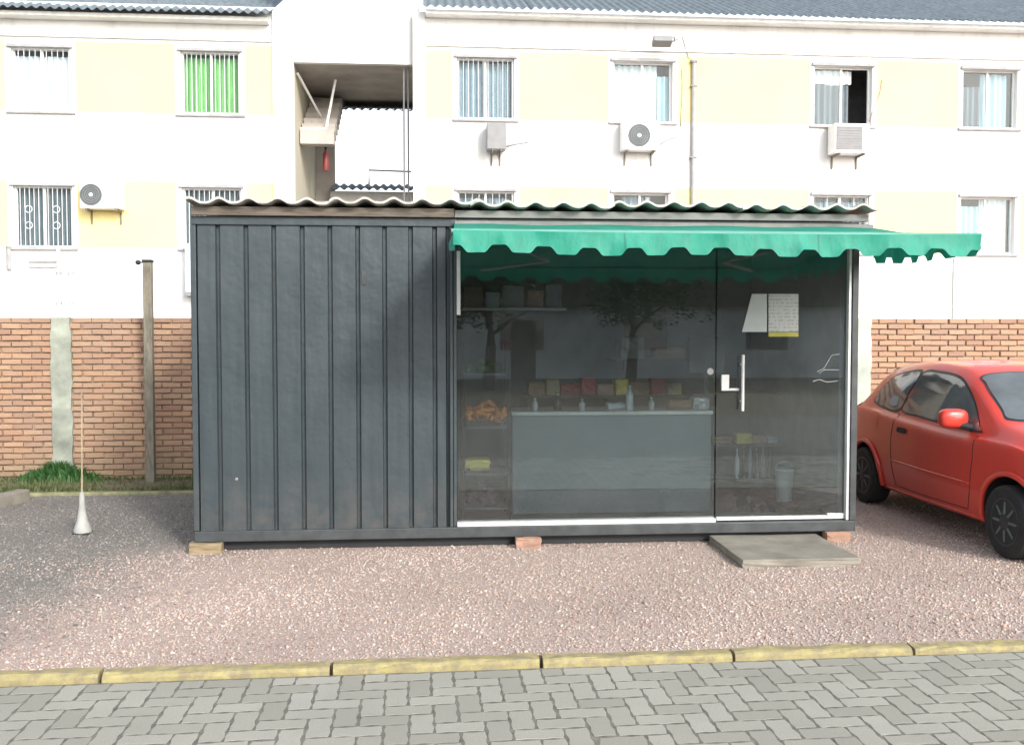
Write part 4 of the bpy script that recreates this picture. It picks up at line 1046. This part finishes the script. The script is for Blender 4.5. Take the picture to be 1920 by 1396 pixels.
MB().tube([(fl.x + .36, YBD - .02, fl.z + .14), (e.x, YBD - .02, e.z), (at(1290, 120, YBD).x, YBD - .02, cx0.z + .12), (cx0.x - .02, YBD - .05, cx0.z + .05)], .009, 6).build('cable', M['grey_frame'], fo)
def cable(name, label, pts, r=.009, mt='ledge'):
    P = [at(x, y, YBD - .015) for x, y in pts]; o = MB().tube(P, r, 6).build(name, M[mt], None, smooth=True)
    return tag(o, label, 'cable')
cable('cable', 'thin reddish cable hanging beside the open upper window', [(1654, 150), (1650, 175), (1640, 200), (1630, 228)], .012, 'pink_pack')
cable('cable', 'short grey cable running right from the narrow unit', [(949, 275), (965, 270), (990, 266)], .02, 'ledge')
cable('cable', 'short grey cable running right from the round fan unit', [(1236, 272), (1250, 262), (1268, 257)], .02, 'ledge')
cable('cable', 'thin vertical cable right of the pale upper window', [(1279, 130), (1279, 180), (1276, 238)], .010, 'ledge')
a = at(347, 548, YBD - .3); b_ = at(385, 456, YBD - .3)
mb_ = thing('meter_box', 'pale grey wall box half hidden behind the left edge of the kiosk', 'meter box', ((a.x+b_.x)/2, YBD - .15, a.z))
MB().box(a.x, b_.x, YBD - .3, YBD - .003, a.z, b_.z).build('body', M['blue_pack'], mb_, bevel=.012)
MB().box(a.x - .02, b_.x + .02, YBD - .32, YBD - .003, a.z - .07, a.z - .004).build('base', M['grey_frame'], mb_, bevel=.008)
pl = {109: 'left thin white vertical pipe below the barred lower window', 132: 'right thin white vertical pipe below the barred lower window'}
for px, lb in pl.items():
    q = at(px, 466, YBD - .06); t = thing('drain_pipe', lb, 'pipe', (q.x, q.y, 0), 'white drain pipes on the left facade')
    MB().tube([(q.x, YBD - .06, .2), (q.x, YBD - .06, q.z - (.0 if px == 109 else .25))], .035, 10).build('pipe', M['white_alu'], t, smooth='auto')
    for zz in (q.z - .5, q.z - 1.1): MB().box(q.x - .05, q.x + .05, YBD - .1, YBD - .003, zz, zz + .03).build('clamp', M['ledge'], t)
a = at(54, 490, YBD); b_ = at(108, 487, YBD)
t = thing('wall_bracket', 'slim grey horizontal bracket on the white wall below the barred window', 'bracket', (a.x, YBD, a.z))
MB().box(a.x, b_.x, YBD - .05, YBD - .003, a.z - .015, a.z + .015).box(a.x, b_.x, YBD - .04, YBD - .003, a.z - .12, a.z - .1).build('rail', M['ledge'], t)
a = at(18, 466, YBD)
t = thing('pipe_stub', 'short grey pipe stub at the far left below the barred window', 'pipe', (a.x, YBD, a.z - .4))
MB().tube([(a.x, YBD - .05, a.z), (a.x, YBD - .05, a.z - .42)], .045, 10).build('pipe', M['ledge'], t, smooth='auto'); MB().lathe((a.x, YBD - .05, a.z), [(.055, 0), (.055, .04)], 12).build('collar', M['grey_frame'], t)

# ------------------------------------------------------------------ red car
def interp(pts):
    xs = np.array([p[0] for p in pts]); ys = np.array([p[1] for p in pts])
    d = np.diff(ys)/np.diff(xs); mt = np.zeros(len(xs)); mt[1:-1] = [0 if a*b <= 0 else 2*a*b/(a+b) for a, b in zip(d[:-1], d[1:])]; mt[0] = d[0]; mt[-1] = d[-1]
    def f(x):
        i = int(np.clip(np.searchsorted(xs, x) - 1, 0, len(xs)-2)); h = xs[i+1]-xs[i]; t = (x-xs[i])/h
        return float((2*t**3-3*t**2+1)*ys[i] + (t**3-2*t**2+t)*h*mt[i] + (-2*t**3+3*t**2)*ys[i+1] + (t**3-t**2)*h*mt[i+1])
    return f
XR_, XF_ = -.62, 3.06
zr = interp([(-.62, .60), (-.60, .78), (-.55, .93), (-.46, 1.04), (-.26, 1.22), (-.02, 1.345), (.34, 1.415), (.8, 1.435), (1.2, 1.415), (1.45, 1.36), (1.75, 1.19), (2.10, .985), (2.3, .945), (2.65, .87), (2.9, .77), (3.02, .66), (3.06, .52)])
zb = interp([(-.62, .54), (-.54, .84), (-.40, .93), (0, .925), (.8, .875), (1.6, .84), (2.0, .845), (2.3, .84), (2.65, .78), (2.9, .68), (3.02, .57), (3.06, .45)])
wl = interp([(-.62, .50), (-.58, .62), (-.48, .71), (-.2, .785), (.3, .81), (1.5, .815), (2.3, .805), (2.7, .76), (2.92, .65), (3.02, .52), (3.06, .40)])
wt = interp([(-.62, .40), (-.4, .50), (0, .535), (.6, .56), (1.3, .56), (1.6, .58), (2.1, .64), (2.6, .60), (3.06, .33)])
def section(x):
    Wl, Wt, b, r = wl(x), wt(x), zb(x), zr(x); g = max(r - b, .02)
    low = min(.42, b - .12)
    return [(Wl*.86, .19), (Wl*.95, .215), (Wl*.995, low), (Wl*1.0, max(low + .04, b*.68)), (Wl*.985, b - .07), (Wl*.955, b), (Wl*.93 + (Wt - Wl*.93)*.06, b + .07*g), (Wl*.93 + (Wt - Wl*.93)*.72, b + .70*g), (Wt*.96, b + .90*g), (Wt*.80, b + .965*g), (Wt*.42, b + .992*g), (0, r)]
NV = 44
def sec_dense(x):
    P = np.array(section(x)); n = len(P); out = []
    for t in np.linspace(0, n - 1, NV + 1):
        i = min(int(t), n - 2); u = t - i
        p0, p1, p2, p3 = P[max(i-1, 0)], P[i], P[i+1], P[min(i+2, n-1)] if i + 2 < n else P[i+1]*2 - P[i]
        if i + 2 >= n: p3 = np.array([-P[n-2][0], P[n-2][1]])
        out.append(.5*((2*p1) + (-p0+p2)*u + (2*p0-5*p1+4*p2-p3)*u*u + (-p0+3*p1-3*p2+p3)*u**3))
    return np.array(out)
def side_y(x, z):
    S = sec_dense(x); zz = S[:, 1]; k = np.argmax(zz >= z) if (zz >= z).any() else len(zz) - 1
    k = max(k, 1); t = (z - zz[k-1])/max(1e-6, zz[k] - zz[k-1]); return float(S[k-1, 0] + (S[k, 0] - S[k-1, 0])*t)
def top_z(x, y):
    S = sec_dense(x)[::-1]; yy = S[:, 0]; k = np.argmax(yy >= y) if (yy >= y).any() else len(yy) - 1
    k = max(k, 1); t = (y - yy[k-1])/max(1e-6, yy[k] - yy[k-1]); return float(S[k-1, 1] + (S[k, 1] - S[k-1, 1])*t)
rw = gnd(1640, 941); fw_ = gnd(1913, 1046)
hd = (fw_ - rw); WB = hd.length; hd.normalize(); ang = math.atan2(hd.y, hd.x)
CS = WB/2.40                                              # whole car scaled to the wheelbase it shows
nr = Vector((-hd.y, hd.x, 0))                             # car's left
TRK = .70
org = rw + nr*TRK*CS
car = thing('parked_car', 'red small three door hatchback parked right of the kiosk', 'car', (org.x, org.y, 0), rz=ang); car.scale = (CS, CS, CS*.965)
def body():
    xs = np.concatenate([np.linspace(XR_, -.4, 14), np.linspace(-.35, 2.7, 74), np.linspace(2.75, XF_, 16)]); V, F = [], []
    for x in xs:
        S = sec_dense(x); ring = [(x, S[k, 0], S[k, 1]) for k in range(NV + 1)] + [(x, -S[k, 0], S[k, 1]) for k in range(NV - 1, -1, -1)]
        V += ring
    W = 2*NV + 1
    for i in range(len(xs) - 1):
        for k in range(W):
            k2 = (k+1) % W; F.append((i*W+k, i*W+k2, (i+1)*W+k2, (i+1)*W+k))
    F.append(tuple(range(W-1, -1, -1))); e = (len(xs)-1)*W; F.append(tuple(e+k for k in range(W)))
    m = MB(); m.v, m.f = V, F
    o = m.build('body', [M['red'], M['dark']], car, smooth=True, local=True)
    cut = []
    for cx_, r in ((0, .335), (2.40, .345)):
        for sg in (-1, 1):
            c = MB().lathe((cx_, sg*.95 if sg > 0 else -.95, .275), [(r, 0), (r, -.42*sg)] if sg > 0 else [(r, .42), (r, 0)], 40, 'Y')
            oc = c.build('cut', [M['red'], M['dark']], None); oc.data.polygons.foreach_set('material_index', [1]*len(oc.data.polygons)); cut.append(oc)
    mods = []
    for oc in cut:
        md = o.modifiers.new('b', 'BOOLEAN'); md.operation = 'DIFFERENCE'; md.object = oc; md.solver = 'EXACT'
    saved = o.parent; o.parent = None
    bpy.context.view_layer.update()
    me = bpy.data.meshes.new_from_object(o.evaluated_get(bpy.context.evaluated_depsgraph_get()))
    o.modifiers.clear(); o.data = me; o.parent = saved; me.name = 'car_body'
    for oc in cut: bpy.data.objects.remove(oc)
    try: me.set_sharp_from_angle(angle=R(40))
    except Exception: pass
    return o
bodyo = body()
def smooth_poly(pts, n=6):
    out = []; N = len(pts)
    for i in range(N):
        p0, p1, p2, p3 = [np.array(pts[(i+k-1) % N], float) for k in range(4)]
        for t in np.linspace(0, 1, n, endpoint=False):
            out.append(.5*((2*p1) + (-p0+p2)*t + (2*p0-5*p1+4*p2-p3)*t*t + (-p0+3*p1-3*p2+p3)*t**3)*1.0)
    return out
def side_patch(name, pts, mat, sg, off=.004, rings=7, parent=None, th=None):
    P = smooth_poly(pts); c = sum(P)/len(P); m = MB(); n = len(P)
    for r in range(rings):
        s = 1 - r/rings
        for p in P:
            q = c + (p - c)*s; y = side_y(q[0], q[1]) + off; m.v.append((q[0], sg*y, q[1]))
    m.v.append((c[0], sg*(side_y(*c) + off), c[1]))
    for r in range(rings - 1):
        for k in range(n): k2 = (k+1) % n; m.f.append((r*n+k, r*n+k2, (r+1)*n+k2, (r+1)*n+k))
    for k in range(n): m.f.append(((rings-1)*n+k, (rings-1)*n+(k+1) % n, len(m.v)-1))
    return m.build(name, mat, parent or car, smooth=True, local=True)
def seam(name, pts, sg, mat, r=.004, parent=None, off=0.0):
    out = []
    for a, b in zip(pts[:-1], pts[1:]):
        for t in np.linspace(0, 1, 8, endpoint=False): out.append((a[0]+(b[0]-a[0])*t, a[1]+(b[1]-a[1])*t))
    out.append(pts[-1]); m = MB().tube([(x, sg*(side_y(x, z) + off), z) for x, z in out], r, 5)
    return m.build(name, mat, parent or car, local=True, smooth=True)
M['lens_red'] = simple('red_lens', (.35, .02, .02), .2); M['lens'] = simple('clear_lens', (.55, .57, .58), .1)
M['carblack'] = simple('light_greyed_glass', (.095, .11, .118), .05, var=.3, scale=2.5, spec=1.0)  # opaque panes; blue-grey base stands in for reflected sky and interior light
for sg in (-1, 1):
    rq = [(x + .26, z) for x, z in [(-.28, 1.02), (-.26, 1.12), (-.12, 1.23), (.10, 1.29), (.40, 1.31), (.34, 1.12), (.28, .965), (-.05, .975)]]
    dq = [(x + .26 - .10*(x - .36)/1.36, z) for x, z in [(.36, .965), (.41, 1.12), (.48, 1.305), (.75, 1.32), (1.08, 1.295), (1.30, 1.215), (1.50, 1.09), (1.68, .945), (1.72, .905), (1.2, .915), (.75, .94)]]
    side_patch('window_surround', [(c[0] + (c[0] - (.31))*.07, 1.13 + (c[1] - 1.13)*1.12) for c in rq], M['black_plastic'], sg, .002)
    side_patch('quarter_window', rq, M['carblack'], sg, .006)
    side_patch('window_surround', [(1.22 + (c[0] - 1.22)*1.03, 1.10 + (c[1] - 1.10)*1.10) for c in dq], M['black_plastic'], sg, .002)
    side_patch('door_window', dq, M['carblack'], sg, .006)
    dr = seam('door_seam', [(.58, .93), (.55, .70), (.57, .45), (.62, .27)], sg, M['dark'])
    seam('door_seam', [(1.90, .86), (1.92, .70), (1.90, .45), (1.84, .27)], sg, M['dark'])
    seam('door_seam', [(.62, .27), (1.1, .262), (1.84, .27)], sg, M['dark'])
    seam('rub_strip', [(.58, .50), (1.1, .49), (1.90, .485)], sg, M['red'], .009, off=.002)
    seam('sill_trim', [(.36, .225), (1.2, .222), (2.05, .225)], sg, M['red'], .016, off=-.004)
    side_patch('door_handle', [(.66, .79), (.68, .815), (.82, .812), (.84, .79), (.82, .768), (.68, .77)], M['dark'], sg, .008, 3)
    seam('bumper_seam', [(-.50, .60), (-.42, .585), (-.335, .58)], sg, M['dark'], .004)
    seam('bumper_seam', [(2.74, .52), (2.85, .525), (2.98, .53)], sg, M['dark'], .004)
    side_patch('fuel_flap', [(.10, .78), (.10, .90), (.24, .90), (.24, .78)], M['red'], sg, .0035, 3) if sg < 0 else None
    side_patch('tail_light', [(-.50, .72), (-.515, .86), (-.44, .96), (-.38, .94), (-.40, .80), (-.43, .72)], M['lens_red'], sg, .006, 4)
    side_patch('headlight', [(2.62, .70), (2.70, .76), (2.86, .70), (2.95, .60), (2.88, .56), (2.74, .60)], M['lens'], sg, .006, 4)
    # mirror
    y = side_y(1.78, .93); mir = MB()
    bmv = bmesh.new(); bmesh.ops.create_uvsphere(bmv, u_segments=18, v_segments=12, radius=1)
    for v in bmv.verts:
        v.co = Vector([math.copysign(abs(c)**.62, c) for c in v.co])*.93
        fx = .075*(1 if v.co.x > 0 else .55); v.co = Vector((1.68 + v.co.x*fx, sg*(y + .125 + v.co.y*.125), .985 + v.co.z*.085))
    mm = bpy.data.meshes.new('mirror'); bmv.to_mesh(mm); bmv.free(); mm.materials.append(M['red']); mm.polygons.foreach_set('use_smooth', [True]*len(mm.polygons))
    mo = link_mesh('wing_mirror', mm, car, (0, 0, 0))
    MB().tube([(1.70, sg*(y + .10), .94), (1.78, sg*(y - .02), .91)], .028, 8).build('mirror_arm', M['black_plastic'], mo, local=True, smooth='auto')
    # wheel arch lips
    for cx_, r in ((0, .345), (2.40, .357)):
        pts = []
        for a in np.linspace(R(-8), R(188), 30):
            x, z = cx_ + r*math.cos(a), .275 + r*math.sin(a); pts.append((x, sg*(side_y(x, max(z, .22)) + .006), z))
        MB().tube(pts, .022, 8).build('arch_lip', M['red'], car, local=True, smooth='auto')
        # wheel
        R0, yc = .275, sg*(TRK + .04)
        ty = MB().lathe((cx_, yc, .275), [(.185, -.085), (.235, -.095), (.266, -.082), (.275, -.055), (.275, .055), (.266, .082), (.235, .095), (.185, .085)], 40, 'Y').build('wheel', M['tyre'], car, local=True, smooth='auto')
        MB().lathe((cx_, yc + sg*.075, .275), [(.183, -.02*sg), (.183, .012*sg), (.165, .010*sg), (.155, -.012*sg), (.10, .004*sg), (.045, .012*sg), (.03, .016*sg)], 30, 'Y').build('hub_cap', M['black_plastic'], ty, local=True, smooth='auto')
        for k in range(8):
            a = k*math.pi/4; MB().tube([(cx_ + .06*math.cos(a), yc + sg*.084, .275 + .06*math.sin(a)), (cx_ + .15*math.cos(a), yc + sg*.078, .275 + .15*math.sin(a))], .012, 6).build('hub_spoke', M['fan'], ty, local=True)
# windscreen and rear glass laid on the body surface
def top_patch(name, pts, mat, off=.006, rings=8):
    P = smooth_poly(pts, 7); c = sum(P)/len(P); m = MB(); n = len(P)
    def S(q): return (q[0], q[1], top_z(q[0], abs(q[1])) + off)
    for r in range(rings):
        for p in P: m.v.append(S(c + (p - c)*(1 - r/rings)))
    m.v.append(S(c))
    for r in range(rings - 1):
        for k in range(n): k2 = (k+1) % n; m.f.append((r*n+k, r*n+k2, (r+1)*n+k2, (r+1)*n+k))
    for k in range(n): m.f.append(((rings-1)*n+k, (rings-1)*n+(k+1) % n, len(m.v)-1))
    return m.build(name, mat, car, smooth=True, local=True)
ws_ = [(1.50, -.46), (1.49, 0), (1.50, .46), (1.62, .525), (1.90, .565), (2.03, .57), (2.08, .3), (2.09, 0), (2.08, -.3), (2.03, -.57), (1.90, -.565), (1.62, -.525)]
top_patch('windscreen_surround', [(1.80 + (x - 1.80)*1.07, y*1.03) for x, y in ws_], M['black_plastic'], .003)
top_patch('windscreen', ws_, M['carblack'], .008)
top_patch('rear_window', [(-.36, -.40), (-.38, 0), (-.36, .40), (-.15, .47), (.0, .46), (.04, 0), (.0, -.46), (-.15, -.47)], M['carblack'], .006)
MB().tube([(1.7, .1, 1.225), (2.0, -.1, 1.06), (2.10, -.12, 1.0)], .008, 6).build('wiper', M['dark'], car, local=True)
MB().box(3.0, 3.075, -.30, .30, .30, .44).build('grille', M['dark'], car, local=True, bevel=.02)
MB().box(-.635, -.60, -.24, .24, .44, .55).build('number_plate', M['alu'], car, local=True)
MB().box(-.40, 2.8, -.55, .55, .17, .188).build('underbody', M['dark'], car, local=True)
# small white sticker in the quarter window
side_patch('sticker', [(.34, 1.0), (.33, 1.07), (.46, 1.07), (.48, 1.0)], M['plain_paper'], -1, .009, 3)

# ------------------------------------------------------------------ unseen across the road: trees and house made up for the glass to mirror
def tree(x, y, h, spread, label, seed):
    r_ = random.Random(seed); t = thing('tree', label, 'tree', (x, y, -.16), 'trees added across the road')
    m = MB().tube([(x, y, -.2), (x + .1, y, h*.25), (x + .05, y + .1, h*.5), (x, y, h*.8)], [.2, .15, .11, .04], 8)
    for k in range(7):
        a = k*.9 + r_.random(); z = h*(.3 + .07*k); m.tube([(x, y, z), (x + math.cos(a)*spread*.4, y + math.sin(a)*spread*.4, z + h*.12), (x + math.cos(a)*spread*.75, y + math.sin(a)*spread*.75, z + h*.18)], [.07, .045, .015], 6)
    m.build('trunk', M['bark'], t, smooth='auto')
    cl = [(r_.gauss(0, spread*.45), r_.gauss(0, spread*.45), h*(.45 + .5*r_.random()), spread*r_.uniform(.25, .45)) for _ in range(26)]
    V, F = [], []
    for k in range(7000):
        c = r_.choice(cl); d = Vector((r_.gauss(0, 1), r_.gauss(0, 1), r_.gauss(0, .8))).normalized()*c[3]*r_.uniform(.5, 1)**.5
        p = Vector((x + c[0], y + c[1], c[2])) + d; s = r_.uniform(.05, .11); e = Matrix.Rotation(r_.uniform(0, 6.28), 3, 'Z') @ Matrix.Rotation(r_.uniform(0, 3.14), 3, 'X')
        b = len(V)
        for q in ((-s, 0, 0), (0, -s*.5, 0), (s, 0, 0), (0, s*.5, 0)): V.append(tuple(p + e @ Vector(q)))
        F.append((b, b+1, b+2, b+3))
    mm = MB(); mm.v, mm.f = V, F; mm.build('crown', M['leaf'], t, fix=False)
tree(1.9, -15, 4.6, 1.7, 'broad leafy tree across the road, added to be mirrored in the middle of the glass', 1)
tree(6.6, -17, 5.0, 2.0, 'large leafy tree across the road, added to be mirrored near the glass door', 2)
tree(-4.5, -16, 4.4, 1.8, 'leafy tree added across the road on the left for the glass to mirror', 3)
hz = thing('house', 'low plain house added across the road behind the trees for the glass to mirror', 'house', (2, -22, -.16))
MB().box(-14, 18, -27, -22, -.16, 2.5).build('wall', simple('dull_house_wall', (.50, .52, .53), .9, var=.3, scale=.8), hz)
MB().prism([(-14.4, 2.5), (18.4, 2.5), (17, 4.9), (-13, 4.9)], -27.3, -21.6).build('roof', M['board'], hz)
for k in range(6): MB().box(-11 + k*4.6, -9.4 + k*4.6, -22 + .0, -21.97, .9, 2.1).build('window', M['carblack'], hz)
MB().box(3.2, 4.1, -22, -21.96, -.16, 2.0).build('door', M['board'], hz)
